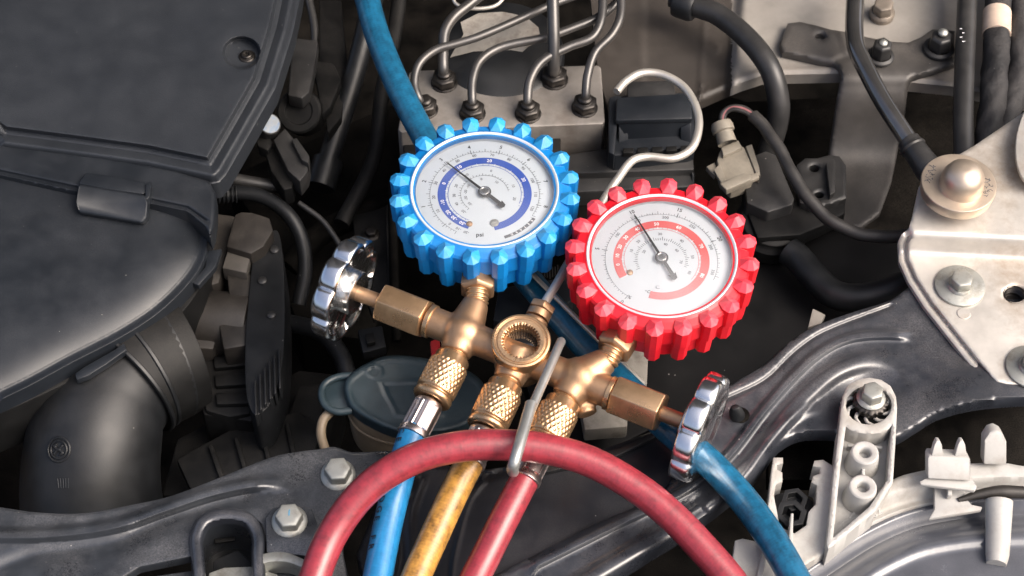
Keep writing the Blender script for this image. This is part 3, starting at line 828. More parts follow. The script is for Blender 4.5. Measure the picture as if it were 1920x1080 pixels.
# ================================================================== air filter housing below it
air = thing('air_filter_housing', 'black air filter housing with domed lid and clip under the engine cover', 'air filter box', P(170, 520, -40))
lid = [(-60, 322), (0, 330), (150, 356), (272, 378), (350, 394), (384, 414), (392, 437), (385, 486), (357, 532), (300, 588), (230, 634), (135, 683), (60, 724), (0, 753), (-60, 778)]
lid = [lid[0], lid[1], lid[2], lid[3]] + s2(lid[3:14], 4)[1:] + [lid[14]]
lower = [p for p in lid if p[1] > 430]
def lid_h(Q, de):
    d = dseg(Q, lower)
    h = rim(d, 4, 5) - 2 * sm((d - 5) / 6) + 3 * sm((d - 17) / 3)
    h += 34 * (1 - np.exp(-np.clip(d - 20, 0, 999) / 60.0))
    return -6 + h
q = (sheet(lid, lid_h, th=34, step=5, feats=[(lower[1:-1], (3, 5, 8, 11, 16, 18, 20, 23, 27, -3, -5, -8, -11, -16, -18, -20, -23, -27))]))
paint(q, lower[1:-1], 7.5, 20.5, 1)
part('lid', q, [BLACK, COVERD], air, sharp=50)
# hinge bar along the top of the lid, with its rolled end
bar = [(-60, 258), (0, 268), (200, 292), (330, 318), (392, 340), (404, 362), (404, 400), (400, 430), (394, 446), (384, 428), (352, 400), (285, 386), (200, 374), (143, 364), (0, 332), (-60, 320)]
bar_l = [(-60, 312), (0, 322), (143, 352), (285, 376), (352, 390), (390, 416)]
def bar_h(Q, de): return 42 + rim(dseg(Q, bar), 9, 9) - 7 * np.exp(-((dseg(Q, [(-60, 312), (0, 322), (143, 352), (285, 376), (352, 390), (390, 416)])) / 3.0) ** 2)
part('hinge_bar', sheet(bar, bar_h, th=40, step=5, feats=[(bar_l, (-6, -4, -2, 0, 2, 4, 6)), (bar[1:14], (2, 4, 7, 9, -2, -4, -7, -9))]), BLACK, air, sharp=50)
q = BM(); slab([(161, 322), (218, 330), (277, 342), (277, 351), (270, 364), (210, 356), (146, 344)], 54, 24, 5, bm=q)
part('clip_hinge', q, BLACK, air)
q = BM(); prism(q, [P(146, 344, 62), P(272, 365, 62), P(276, 380, 60), P(275, 410, 44), P(266, 418, 42), P(146, 399, 42), P(142, 380, 60)], V((0, 14, -30)))
part('clip', bev(q, 6, 3), BLACK, air)
q = BM(); slab([(272, 344), (284, 340), (281, 368), (272, 376)], 58, 26, 3, bm=q); part('clip_rib', q, BLACK, air)
for pts, h in (([(388, 470), (416, 466), (404, 500), (372, 535), (360, 530), (384, 500)], -16), ([(140, 700), (160, 686), (215, 655), (232, 642), (238, 655), (200, 682), (165, 704), (143, 712)], -16)):
    part('lid_latch', slab(pts, h, 16, 3), BLACK, air)
body = s2([(392, 470), (372, 545), (300, 625), (200, 680), (100, 730), (0, 775), (-60, 800)], 4) + [(-60, 500), (300, 480)]
part('lower_shell', slab(body, -44, 120, 6), DARKP, air)
# ================================================================== intake duct
duct = thing('intake_duct', 'fat black plastic air intake elbow at the lower left with embossed mark', 'air duct', P(180, 950, -330))
dp = cm([P(182, 1060, -330), P(176, 990, -290), P(170, 900, -220), P(178, 820, -170), P(205, 750, -150), P(262, 690, -150), P(340, 655, -160)], 10)
q = BM(); tube(q, dp, [138, 135, 130, 126, 116, 108, 102], 56)
bmesh.ops.recalc_face_normals(q, faces=q.faces[:]); q.normal_update(); dbv = bvhtree.BVHTree.FromBMesh(q)
part('elbow', q, RUBBER, duct, sharp=60)
q = BM(); tube(q, cm([P(236, 712, -150), P(262, 690, -150), P(300, 672, -154), P(340, 655, -160)], 4), [126, 128, 128, 124], 48)
part('sleeve', q, DARKP, duct, sharp=60)
for k, (s_, r_) in enumerate(((0, 130), (4, 131), (9, 127))):
    q = BM(); sp_ = cm([P(236, 712, -150), P(262, 690, -150), P(300, 672, -154), P(340, 655, -160)], 4); i_ = min(s_, len(sp_) - 2); ax_ = (sp_[i_ + 1] - sp_[max(i_ - 1, 0)]).normalized()
    lathe(q, [(r_ - 4, -5), (r_, -3), (r_, 3), (r_ - 4, 5)], sp_[i_], ax_, 56, close=False); part('clamp_ring', q, RUBBER, duct)
def onto(bv, u, v):
    o = CAM; d = (P(u, v, 0) - CAM).normalized(); r = bv.ray_cast(o, d)
    return r[0], r[1]
pt, nn = onto(dbv, 110, 843)
q = BM(); ax, e1, e2 = frame(nn, UPV)
def snap(a, b, k=.6):
    l_, n_, _, _ = dbv.find_nearest(pt + e1 * a + e2 * b); return l_ + n_ * k
for rr in (22, 16): tube(q, [snap(rr * math.cos(t * .2618), rr * math.sin(t * .2618)) for t in range(25)], 2.4, 6)
for ln in (((9, -9), (3, -4), (-3, 4), (-9, 9)), ((9, 3), (6, 9), (2, 4), (-2, -4), (-6, -9), (-9, -3))): tube(q, [snap(p.x, p.y) for p in cm([V((u, v, 0)) for u, v in ln], 4)], 3, 6)
part('embossed_mark', q, RUBBER, duct)
for i in range(5):
    pt, nn = onto(dbv, 108 + i * 5, 897)
    if pt:
        pb, _ = onto(dbv, 110 + i * 4.4, 915)
        q = BM(); tube(q, [pt + nn * .2, pb + nn * .2], 1.1, 6); part('embossed_bar', q, BLACK, duct)
# ================================================================== throttle unit
thr = thing('throttle_actuator', 'dusty grey throttle actuator with black ribbed end plate beside the air filter lid', 'engine part', P(430, 620, -330))
part('back_plate', slab([(392, 398), (440, 405), (425, 470), (410, 530), (360, 545), (340, 520)], -120, 60, 4), GREYC, thr)
q = BM(); cone(q, P(330, 600, -175), P(470, 612, -175), 62, 66, 40); part('motor_barrel', bev(q, 5, 2, 50), GREYC, thr)
part('housing_core', slab([(396, 402), (450, 440), (520, 440), (530, 770), (470, 790), (380, 778), (352, 660), (345, 545)], -200, 140, 10), DARKP, thr)
part('lower_housing', slab([(380, 655), (470, 650), (478, 720), (470, 775), (430, 782), (385, 770), (372, 700)], -190, 120, 7), DARKP, thr)
part('housing_step', slab([(300, 610), (345, 545), (412, 528), (420, 590), (400, 655), (340, 650)], -150, 80, 8), GREYC, thr)
part('housing_block', slab([(415, 545), (470, 552), (480, 600), (462, 648), (418, 655), (408, 600)], -122, 80, 8), GREYC, thr)
part('connector_cap', slab([(440, 402), (452, 397), (472, 398), (505, 408), (512, 432), (494, 462), (470, 476), (424, 462)], -78, 46, 4), GREYC, thr)
part('connector_step', slab([(428, 464), (472, 470), (462, 512), (416, 502)], -96, 40, 4), M('lighter_grey_casting', (.085, .078, .07), .5, metal=.3, dust=.3, grain=.1), thr)  # lighter grey than the castings round it
part('connector_body', slab([(424, 505), (470, 512), (476, 560), (430, 556)], -118, 50, 4), GREYC, thr)
q = BM(); ep = s2([(478, 470), (500, 440), (520, 432), (530, 480), (534, 560), (532, 650), (524, 710), (504, 760), (478, 778), (462, 740), (460, 640), (468, 540)], 4, True)
prism(q, P3(ep, -110), (0, 0, -150)); bev(q, 7, 2)
part('end_plate', q, RUBBER, thr)
for i in range(6):
    part('cooling_rib', slab([(476 + i * 9, 716 - i * 12), (480 + i * 9, 712 - i * 12), (482 + i * 9, 776 - i * 10), (478 + i * 9, 779 - i * 10)], -98, 40, 1), RUBBER, thr)
for u, v in ((492, 528), (509, 592), (515, 470)):
    q = BM(); lathe(q, [(9, 0), (9, 5), (6, 7), (0, 7)], P(u, v, -111), UP, 20, close=False); part('boss', q, RUBGREY, thr)
for i in range(3):
    part('plug_tooth', slab([(400 + i * 2, 668 + i * 34), (466, 662 + i * 36), (468, 684 + i * 36), (402 + i * 2, 690 + i * 34)], -178, 30, 3), DARKP, thr)
# ================================================================== sensors and cables in the dark gap
def pipe(name, pts, r, mat, label, cat, group=None, n=16, k=8):
    q = BM(); tube(q, cm([P(*p) for p in pts], k), r, n); return solo(name, q, mat, label, cat, group, sharp=70)
cyl = thing('vacuum_actuator', 'dark round actuator under a tapered arm right of the engine cover', 'engine part', P(560, 180, -260))
q = BM(); lathe(q, [(46, -70), (48, -60), (48, -4), (44, 0), (30, 0), (28, -5), (0, -5)], P(560, 208, -170), V((-.1, -.55, .8)), 44, close=False); part('drum', q, DARKP, cyl)
part('arm', slab([(548, 70), (596, 76), (592, 110), (580, 172), (566, 184), (540, 178), (545, 120)], -120, 34, 4), RUBGREY, cyl)
part('bracket_back', slab([(598, 0), (640, 0), (652, 120), (640, 220), (614, 250), (600, 150)], -220, 30, 4), DARKP, cyl)
part('bracket_foot', slab([(575, 110), (626, 118), (640, 150), (620, 200), (604, 215), (592, 150)], -180, 26, 6), DARKP, cyl)
q = BM(); tube(q, cm([P(712, -60, -120), P(690, 40, -170), P(662, 150, -220), P(634, 240, -260), P(610, 318, -300)], 8), 23, 20); tube(q, [P(616, 300, -300), P(600, 352, -320)], 33, 24)
solo('breather_hose', q, RUBBER, 'dark rubber hose dropping diagonally left of the long blue hose', 'hose', sharp=70)
con = thing('sensor_plug', 'dark sensor plug with round blue and white sticker beside the engine cover', 'connector', P(540, 290, -160))
q = BM(); sx = V((.25, -.35, .9)); lathe(q, [(23, -44), (23, -2), (21, 0), (0, 0)], P(506, 232, -62), sx, 32, close=False); part('sensor_head', q, RUBGREY, con)
q = BM(); lathe(q, [(20, .4), (20, .9), (0, .9)], P(506, 232, -62), sx, 32, close=False); part('sticker', q, PAPER, con, label='round blue and white printed sticker')
part('plug_body', slab([(512, 262), (534, 240), (548, 256), (580, 300), (576, 322), (562, 340), (540, 320)], -84, 50, 4), RUBGREY, con)
part('plug_latch', slab([(546, 262), (556, 258), (580, 292), (578, 306), (566, 300)], -70, 30, 2), RUBGREY, con)
part('plug_step', slab([(498, 290), (512, 272), (552, 330), (548, 352), (532, 356), (508, 320)], -110, 50, 4), DARKP, con)
part('plug_neck', slab([(478, 255), (500, 248), (512, 268), (502, 282), (484, 274)], -96, 30, 3), DARKP, con)
pipe('loom_tube', [(420, 332, -150), (470, 342, -160), (536, 352, -175)], 13, RUBGREY, 'short dark cable tube leading to the sensor plug', 'cable')
q = BM()
tube(q, cm([P(400, 366, -120), P(444, 364, -125)], 24), 16, 18, rf=lambda t, s, r: r + 3.2 * math.sin(s * .72))
solo('corrugated_sleeve', q, RUBBER, 'short corrugated black sleeve at the corner of the engine cover', 'cable', sharp=80)
pipe('arched_cable', [(436, 360, -150), (490, 368, -150), (540, 402, -160), (566, 450, -190), (572, 510, -230), (560, 570, -270)], 15, RUBBER, 'thick black cable arching over the grey throttle actuator', 'cable')
pipe('coolant_pipe', [(740, 380, -300), (680, 400, -300), (600, 440, -320), (540, 500, -340)], 26, SOOT, 'sooty pipe crossing the dark gap left of the blue gauge', 'pipe')
pipe('drain_hose', [(536, 604, -260), (600, 622, -240), (640, 668, -230), (655, 720, -240)], 18, RUBBER, 'thin black hose curving down behind the washer filler cap', 'hose')
pipe('vertical_pipe', [(736, 340, -200), (738, 480, -240), (744, 640, -300)], 10, SOOT, 'dark upright pipe just left of the blue gauge', 'pipe')
q = slab([(508, 870), (560, 720), (612, 716), (600, 830), (560, 880)], -260, 60, 10); solo('cooling_duct', q, DARKP, 'dark slanting duct under the throttle actuator', 'duct')
# ================================================================== washer filler cap
wsh = thing('washer_filler', 'faded blue oval washer filler cap on its tan neck', 'filler cap', P(770, 760, -160))
lo_ = s2([(650, 709), (684, 683), (728, 667), (800, 672), (872, 692), (908, 722), (902, 764), (876, 796), (826, 811), (748, 811), (690, 788), (658, 764), (646, 734)], 5, True)
tri_ = [(712, 714), (812, 712), (842, 780), (746, 780)]
def cap_h(Q, de):
    h = rim(de, 9, 9) + 2.5 * (1 - sm((de - 10) / 4))
    tri = dseg(Q, [(714, 716), (800, 714), (830, 778), (744, 778)], True)
    return -48 + h + 2.2 * (1 - sm((tri - 2) / 3)) + 2.0 * (1 - sm((np.abs(np.hypot(Q[:, 0] - 702, (Q[:, 1] - 696) / .8) - 13) - 1.5) / 2))
part('cap_lid', sheet(lo_, cap_h, th=22, step=4), CAPB, wsh, sharp=55)
tb = s2([(660, 704), (630, 708), (608, 722), (603, 742), (612, 762), (632, 772), (660, 770)], 5)
q = BM(); tube(q, [P(u, v, -64) for u, v in tb], 7, 12); part('pull_loop', q, CAPB, wsh)
q = slab(s2([(612, 722), (648, 712), (660, 740), (655, 768), (630, 772), (612, 760)], 4, True), -70, 8, 2); part('pull_tab', q, CAPB, wsh)
q = BM(); nc = P(768, 770, -72)
nk = [P(u, v, -70) for u, v in s2([(652, 716), (730, 680), (860, 700), (898, 736), (874, 790), (800, 812), (720, 806), (672, 784), (654, 756)], 5, True)]
prism(q, nk, (0, 0, -120)); bev(q, 4)
part('neck', q, TAN, wsh)
q = BM(); prism(q, [nc + (p - nc) * 1.04 + UP * -40 for p in nk], (0, 0, -10)); part('neck_ring', bev(q, 3), TAN, wsh)
solo('red_plug', slab([(806, 640), (824, 632), (828, 690), (812, 694)], -95, 40, 3), M('dull_red_plastic', (.30, .012, .015), .5), 'small dark red plug peeping out behind the left brass branch', 'plug')
pipe('washer_tube', [(622, 770, -80), (606, 788, -84), (602, 815, -96), (612, 850, -120)], 9, TAN, 'thin tan tube looping out beside the washer filler neck', 'tube')

# ---- cables, clips and brackets in the gaps
pipe('taped_loom', [(640, 420, -260), (700, 300, -240), (716, 180, -200), (740, 60, -180), (752, -30, -160)], 17, DARKP, 'taped wiring loom climbing right of the diagonal breather hose', 'cable')
pipe('thin_cable', [(560, 380, -180), (610, 420, -200), (655, 500, -230), (668, 600, -260)], 6, RUBGREY, 'thin grey cable hanging in the gap left of the chrome handwheel', 'cable')
pipe('fuel_line', [(575, -20, -200), (590, 60, -230), (585, 140, -260)], 9, RUBGREY, 'thin line at the top edge right of the engine cover', 'pipe')
lc = thing('loom_clip', 'small black loom clip in the gap above the washer filler cap', 'clip', P(690, 640, -220))
part('clip_plate', slab([(670, 618), (716, 610), (724, 650), (680, 662)], -200, 26, 3), RUBBER, lc)
part('clip_tooth', slab([(684, 626), (700, 622), (704, 640), (688, 645)], -186, 12, 2), DARKP, lc)
hb_ = thing('heat_shield_bracket', 'dark folded bracket under the brake modulator left of the blue gauge', 'bracket', P(700, 480, -330))
part('web', slab([(660, 400), (730, 380), (738, 560), (700, 600), (672, 520)], -280, 16, 4), DARKP, hb_)
part('lip', slab([(722, 384), (738, 380), (744, 560), (730, 572)], -262, 30, 3), DARKP, hb_)
part('bracket_bolt', bolt_bm(P(696, 440, -280), UP, 13, 12, 18, 4), NUT, hb_)
cb = thing('fan_shroud', 'black ribbed plastic shroud deep between the duct and washer neck', 'shroud', P(470, 840, -280))
part('shroud_plate', slab([(330, 860), (440, 800), (560, 770), (606, 800), (590, 850), (480, 890), (360, 925)], -240, 30, 6), DARKP, cb)
for i in range(4): part('shroud_rib', slab([(390 + i * 48, 836 - i * 14), (398 + i * 48, 832 - i * 14), (420 + i * 46, 894 - i * 10), (411 + i * 46, 897 - i * 10)], -228, 14, 2), DARKP, cb)
# ================================================================== front cross panel, lower left
lp_o = [(-60, 948)] + s2([(0, 951), (73, 961), (160, 962), (255, 945), (321, 930), (401, 900), (510, 857), (560, 847), (601, 842), (627, 838), (660, 848), (760, 850), (768, 900), (700, 930), (650, 985), (643, 1025), (655, 1090), (668, 1140)], 4) + [(606, 1140), (600, 1066), (560, 1042), (498, 1036), (489, 985), (464, 964), (425, 957), (384, 966), (364, 998), (366, 1022), (374, 1036), (360, 1046), (262, 1066), (232, 1084), (220, 1140), (-60, 1140)]
r1 = s2([(-60, 996), (0, 1003), (109, 1000), (219, 984), (310, 953), (401, 923), (490, 906), (550, 908)], 6)
r2 = s2([(-60, 1100), (10, 1062), (70, 1040), (140, 1030), (219, 1016), (292, 985), (401, 948), (470, 932)], 6)
def left_h(Q, de):
    h = rim(de, 6, 5)
    h += ridge(Q, r1, 17, 15, 5) * fade(Q, r1, 90, -1)
    h -= 7 * np.exp(-(dseg(Q, r2) / 14.0) ** 2)
    h += 12 * sm(1 - dseg(Q, [(560, 1010), (545, 972), (545, 1100)]) / 40) * .4
    return h
lpan = thing('front_cross_panel', 'black pressed steel front cross panel with raised bead and two bolts at lower left', 'body panel', P(300, 1000, -20))
part('panel', sheet(lp_o, left_h, th=16, step=5, feats=[(r1, (-17, -13, -9, -5, -2, 2, 5, 9, 13, 17)), (r2, (-20, -12, -6, 0, 6, 12, 20)), (lp_o, (2, 4, 6, -2, -4, -6))]), PAINTD, lpan, sharp=50)
q = slab([(498, 972), (512, 952), (540, 946), (584, 952), (596, 985), (603, 1046), (560, 1040), (500, 1036)], 14, 10, 2); part('bolt_plate', q, PAINTD, lpan)
b1 = part('panel_bolt', bolt_bm(P(634, 891, 0), V((.05, -.08, 1)), 24, 22, 31, 7, ph=.1), ZINC, lpan, at=P(634, 891, 0))
b2 = dup(b1, P(543, 978, 14), lpan)
q = BM(); text(q, 'l', P(543, 978, 14) + UP * 30.2 + V((2, 0, 0)), V((1, 0, 0)), V((0, 1, 0)), 16); part('blue_paint_dab', q, M('blue_paint_mark', (.05, .25, .42), .5, bevel=0), lpan)
# bonnet latch: raised horseshoe lip with a deep well
lat = thing('bonnet_latch', 'black horseshoe-shaped bonnet latch well with worn metal lips below the bolts', 'latch', P(425, 1030, -60))
hs = cm([P(374, 1110, -20), P(368, 1040, 6), P(366, 1005, 14), P(384, 974, 18), P(424, 963, 18), P(464, 972, 18), P(484, 1000, 12), P(482, 1040, 2), P(480, 1110, -20)], 8)
hs2 = s2([(376, 1120), (369, 1040), (368, 1005), (386, 974), (424, 964), (463, 972), (482, 1000), (484, 1040), (486, 1120)], 8)
q = sheet(offl(hs2, -12) + offl(hs2, 13)[::-1], lambda Q, de: 22 + rim(de, 12, 13), th=10, step=4)
part('lip', q, PAINT, lat)
q = BM(); well = [p - UP * 2 for p in hs]
a_ = [q.verts.new(p) for p in well]; b_ = [q.verts.new(p - UP * 130) for p in well]
for i in range(len(a_) - 1): q.faces.new((a_[i], a_[i + 1], b_[i + 1], b_[i]))
part('well_wall', q, PAINTD, lat)
q = slab([(366, 960), (486, 960), (486, 1140), (366, 1140)], -110, 10, 0); part('well_floor', q, RUBBER, lat)
q = slab([(402, 1010), (440, 1006), (441, 1013), (403, 1018)], -60, 6, 1); part('slot_bar', q, DARKP, lat)
q = slab([(400, 1050), (445, 1030), (478, 1056), (478, 1140), (390, 1140)], -46, 14, 4); part('latch_tongue', q, RUBBER, lat)
q = slab(s2([(474, 1046), (502, 1036), (535, 1035), (565, 1046), (596, 1062)], 4) + s2([(594, 1078), (562, 1062), (535, 1053), (502, 1054), (476, 1064)], 4), 16, 44, 2)
part('side_lip', q, ZINC, lat)
q = BM(); prism(q, P3([(480, 1062), (535, 1054), (590, 1066), (600, 1140), (470, 1140)], -30), (0, 0, -40)); part('side_plate', bev(q, 2), PAINTD, lat)
q = slab([(392, 1074), (420, 1064), (470, 1062), (520, 1076), (530, 1140), (380, 1140)], -16, 6, 2); part('striker_plate', q, ZINC, lat)
q = slab([(235, 1092), (300, 1078), (372, 1068), (376, 1076), (378, 1140), (230, 1140)], -12, 12, 3); part('lower_bridge', q, PAINTD, lat)
# ================================================================== front apron between the hoses
ap = [(690, 1140), (668, 1040), (700, 960), (740, 900), (800, 868), (900, 882), (1000, 868), (1130, 842), (1232, 806), (1300, 830), (1352, 880), (1340, 960), (1265, 1012), (1170, 1068), (1060, 1140)]
f1 = s2([(760, 930), (738, 985), (742, 1040), (724, 1120)], 5); f2 = s2([(905, 905), (880, 940), (862, 1000), (850, 1060), (846, 1130)], 5)
q1 = s2([(968, 1082), (1060, 1036), (1140, 992), (1200, 962), (1290, 914), (1350, 880)], 5); q2 = s2([(1030, 1100), (1168, 1022), (1260, 970), (1340, 920)], 5)
def apron_h(Q, de):
    h = -26 + rim(de, 6, 6) + ridge(Q, f1, 10, 9, 1) + ridge(Q, s2([(790, 900), (770, 960), (772, 1040), (760, 1120)], 5), 14, 6, 2)
    h += ridge(Q, f2, 8, 4, 0) - 10 * sm(1 - dseg(Q, s2([(880, 915), (910, 893), (960, 882), (1030, 874)], 4)) / 10)
    e = dseg(Q, q1); side = np.where((Q[:, 1] - 880) > (1350 - Q[:, 0]) * .53, 1, 0)
    h += ridge(Q, q1, 12, 12, 2) + ridge(Q, q2, 14, 14, 2)
    return h
q = sheet(ap, apron_h, th=30, step=6, feats=[(l_, (-12, -9, -6, -3, 0, 3, 6, 9, 12)) for l_ in (f1, f2, q1, q2)])
solo('front_apron', q, APRON, 'dark navy plastic apron panel under the yellow and red hoses', 'body panel', sharp=50)
q = slab([(1085, 862), (1160, 840), (1228, 812), (1232, 818), (1150, 858), (1000, 890), (1000, 872)], -14, 10, 2); solo('seal_strip', q, RUBGREY, 'thin rubber seal strip along the top edge of the apron panel', 'seal')
# ================================================================== right cross panel sweeping down beside the headlamp
rp = s2([(1870, 560), (1760, 530), (1720, 530), (1669, 563), (1600, 585), (1530, 611), (1482, 640), (1424, 690), (1347, 738), (1318, 800), (1280, 872), (1225, 935), (1140, 972), (1000, 1042), (900, 1095)], 4)[0:] + [(1040, 1150), (1180, 1066), (1265, 1012)] + s2([(1337, 964), (1405, 907), (1433, 873), (1462, 836), (1501, 815), (1564, 813), (1620, 822), (1679, 822), (1722, 798), (1760, 775), (1830, 756), (1920, 748), (1990, 745)], 4) + [(1990, 560)]
g1 = s2([(1712, 630), (1660, 627), (1600, 632), (1554, 650), (1506, 687), (1433, 767), (1361, 859), (1289, 916), (1144, 988), (1000, 1060)], 5)
g2 = s2([(1700, 690), (1640, 676), (1580, 690), (1530, 724), (1462, 794), (1390, 888), (1318, 956), (1200, 1026), (1060, 1110)], 5)
g3 = s2([(1560, 760), (1500, 775), (1440, 830), (1395, 895), (1330, 950)], 5)
gseam = s2([(1669, 574), (1545, 622), (1494, 656), (1434, 712), (1352, 752), (1280, 792)], 5)
def right_h(Q, de):
    h = rim(de, 7, 6) + ridge(Q, g1, 13, 10, 4) * fade(Q, g1, 34) + ridge(Q, g2, 24, 11, 6) * fade(Q, g2, 110) + ridge(Q, g3, 16, 6, 3) * fade(Q, g3, 90)
    d = dseg(Q, gseam); above = sm((80 - de) / 60)
    h -= 5 * np.exp(-(d / 4.0) ** 2)
    # bowl round the lamp bracket bolt
    r = np.hypot(Q[:, 0] - 1625, (Q[:, 1] - 745) / .8)
    h -= 16 * sm(1 - r / 95)
    h += 20 * sm((Q[:, 0] - 1680) / 160) * sm((Q[:, 1] - 640) / 80)
    return -4 + h
q = sheet(rp, right_h, th=26, step=6, feats=[(g1, (-15, -11, -8, -5, -2, 2, 5, 8, 11, 15)), (g2, (-22, -15, -10, -5, 0, 5, 10, 15, 22)), (g3, (-14, -9, -5, -2, 2, 5, 9, 14)), (gseam, (-6, -4, -2, 0, 2, 4, 6))])
rpan = thing('headlamp_cross_panel', 'black painted pressed panel with long beads sweeping from the strut plate to the apron', 'body panel', P(1500, 760, -20))
part('panel', q, PAINT, rpan, sharp=50)
clipc = P(1383, 781, 2)
q = BM(); lathe(q, [(13, -4), (14, 8), (12, 20), (8, 28), (0, 31)], clipc, V((-.25, .1, .95)), 20, rf=lambda t, r, z: r * (1 - .25 * abs(math.sin(t))), close=False); part('plastic_clip', q, RUBBER, rpan)
q = BM(); lathe(q, [(17, 0), (15, 1.5), (0, 1.5)], P(1388, 778, -3), UP, 20, close=False); part('clip_hole', q, SOOT, rpan)
# dark box floor behind, rod and pale battery block
solo('battery_tray', slab([(1020, 560), (1130, 420), (1420, 400), (1700, 440), (1690, 560), (1560, 605), (1440, 690), (1340, 745), (1250, 790), (1130, 850), (1020, 850), (980, 700)], -210, 60, 8), M('matte_tray_plastic', (.004, .004, .0045), .5, var=.3, dust=.04, specks=.06, spec=.2), 'dark plastic tray under the red gauge', 'tray')
solo('pale_block', slab([(1112, 668), (1216, 650), (1213, 722), (1178, 730), (1176, 800), (1096, 806), (1085, 740)], -118, 40, 4), LABELP, 'pale grimy plastic block under the red gauge near its brass nut', 'battery part')
solo('small_plate', slab([(1524, 578), (1548, 590), (1540, 606), (1515, 614)], -60, 12, 2), LABELP, 'small grimy plate peeping out above the right cross panel', 'plate')
pipe('dipstick_rod', [(996, 512, 46), (1040, 556, 44), (1100, 616, 40), (1160, 674, 32), (1210, 722, 22)], 4.6, STEELW, 'thin straight metal rod slanting behind the right brass branch', 'rod')
q = slab([(935, 540), (1060, 520), (1075, 560), (1000, 620), (925, 600)], -60, 40, 3); solo('fuse_lid', q, BLACK, 'black box lid between the two gauges behind the top brass nut', 'box')
q = BM()
for i in range(9): tick_ = boxm(P(1016 + i * 5, 512 - i * .5, -56), V((1.0, 0, 0)), V((0, 12 if i % 3 else 16, 0)), UP * .5, 0); merge(q, tick_)
solo('barcode_label', q, GREYC, 'small faded printed label between the two gauges', 'label')
# ================================================================== headlamp
hl = thing('headlamp', 'pale grey headlamp housing with bolted bracket tower and smoked lens at lower right', 'headlamp', P(1700, 1000, -60))
# reflector rim and lens, concentric bands
arc = lambda pts: s2(pts, 5)
oa = arc([(1390, 1180), (1440, 1110), (1510, 1056), (1562, 1020), (1618, 985), (1690, 952), (1760, 935), (1840, 925), (1920, 922), (2000, 925)])
def off(d): return [(u + d * .35, v + d) for u, v in oa]
def lens_h(Q, de):
    d = dseg(Q, oa)
    h = -34 + 10 * sm(1 - np.abs(d - 14) / 14) - 14 * np.exp(-((d - 44) / 9.0) ** 2) + 14 * sm((d - 52) / 22) + 9 * np.exp(-((d - 86) / 12.0) ** 2) + 34 * (1 - np.exp(-np.clip(d - 95, 0, 999) / 160.0))
    return h
lens_o = oa + [(2000, 1180)]
part('lens', sheet(lens_o, lens_h, th=30, step=5, feats=[(oa, tuple(s * k for k in (2, 6, 10, 14, 18, 24, 32, 38, 44, 50, 56, 62, 70, 78, 86, 94) for s in (-1, 1)))]), LENSG, hl, sharp=60)
# grey shell round the lens
shell = arc([(1340, 1180), (1395, 1110), (1450, 1060), (1500, 1040), (1552, 1018), (1600, 960), (1673, 900), (1732, 882), (1790, 872), (1821, 869), (1880, 868), (1920, 874), (2000, 880)])
inner = arc([(2000, 938), (1920, 934), (1840, 936), (1760, 945), (1690, 962), (1618, 994), (1562, 1028), (1510, 1064), (1450, 1110), (1400, 1180)])
def shell_h(Q, de):
    d = dseg(Q, inner)
    return -22 + rim(de, 5, 5) + 26 * sm((d - 14) / 30) + 3 * np.exp(-((d - 6) / 3.) ** 2)
part('shell', sheet(shell + inner, shell_h, th=40, step=5, feats=[(inner, tuple(s * k for k in (2, 4, 6, 8, 12, 16, 22, 30, 40) for s in (-1, 1)))]), LAMPP, hl, sharp=50)
# bracket tower
tw_o = [(1577, 765), (1580, 742), (1590, 722), (1608, 712), (1630, 708), (1652, 712), (1670, 724), (1680, 744), (1682, 765), (1679, 830), (1674, 905), (1640, 960), (1590, 1000), (1553, 1030), (1550, 1020), (1562, 900)]
tw_i = [(1586, 800), (1594, 806), (1612, 812), (1630, 814), (1650, 812), (1664, 806), (1672, 798), (1669, 830), (1664, 900), (1630, 950), (1590, 985), (1562, 1008), (1565, 980), (1575, 880)]
part('tower_wall', sheet(tw_o, lambda Q, de: 34 + rim(de, 2.5, 2.5) + 0 * de, th=60, step=5, holes=[tw_i, [(1629 + 43 * math.cos(t * .2618), 760 + 36 * math.sin(t * .2618)) for t in range(24)]]), LAMPP, hl)
part('tower_floor', slab([(1572, 790), (1682, 790), (1672, 905), (1600, 1000), (1556, 1020)], -8, 8, 1), LAMPP, hl)
q = slab([(1589, 832), (1655, 836), (1655, 841), (1589, 837)], 6, 14, 1); part('rib', q, LAMPP, hl)
for u, v in ((1622, 848), (1618, 912)):
    q = BM(); c_ = P(u, v, 38)
    lathe(q, [(30, -44), (25, -8), (24, -2), (21.5, 0), (13, 0), (11, -1.5), (10, -4), (10, -20), (0, -20)], c_, UP, 40, close=False); part('screw_boss', q, LAMPP, hl)
part('boss_web', slab([(1616, 868), (1622, 868), (1622, 890), (1616, 890)], 24, 30, 1), LAMPP, hl)
# spoked ring and bolt
ring = P(1629, 758, 26)
q = BM(); lathe(q, [(46, -34), (46, -26), (0, -26)], ring, UP, 40, close=False); part('ring_floor', q, RUBBER, hl)
q = BM()
for k in range(10):
    a = k * 36; d0, d1 = ang(a), ang(a + 32)
    pth = cm([ring + d0 * 26 + UP * -6, ring + ang(a + 10) * 36 + UP * -5, ring + d1 * 48 + UP * -3], 4)
    tube(q, pth, 3.4, 8)
part('spoke_ring', q, LAMPP, hl)
q = BM(); lathe(q, [(27, -14), (30, -8), (30, 2), (26, 5), (18, 6)], P(1632, 752, 34), UP, 72, rf=lambda t, r, z: r + (1.5 * (1 if math.sin(18 * t) > 0 else -1) if r > 28 else 0)); part('spring_washer', q, NUT, hl)
part('bracket_bolt', bolt_bm(P(1633, 747, 40), UP, 20, 22, 26, 6, ph=.3), ZINC, hl)
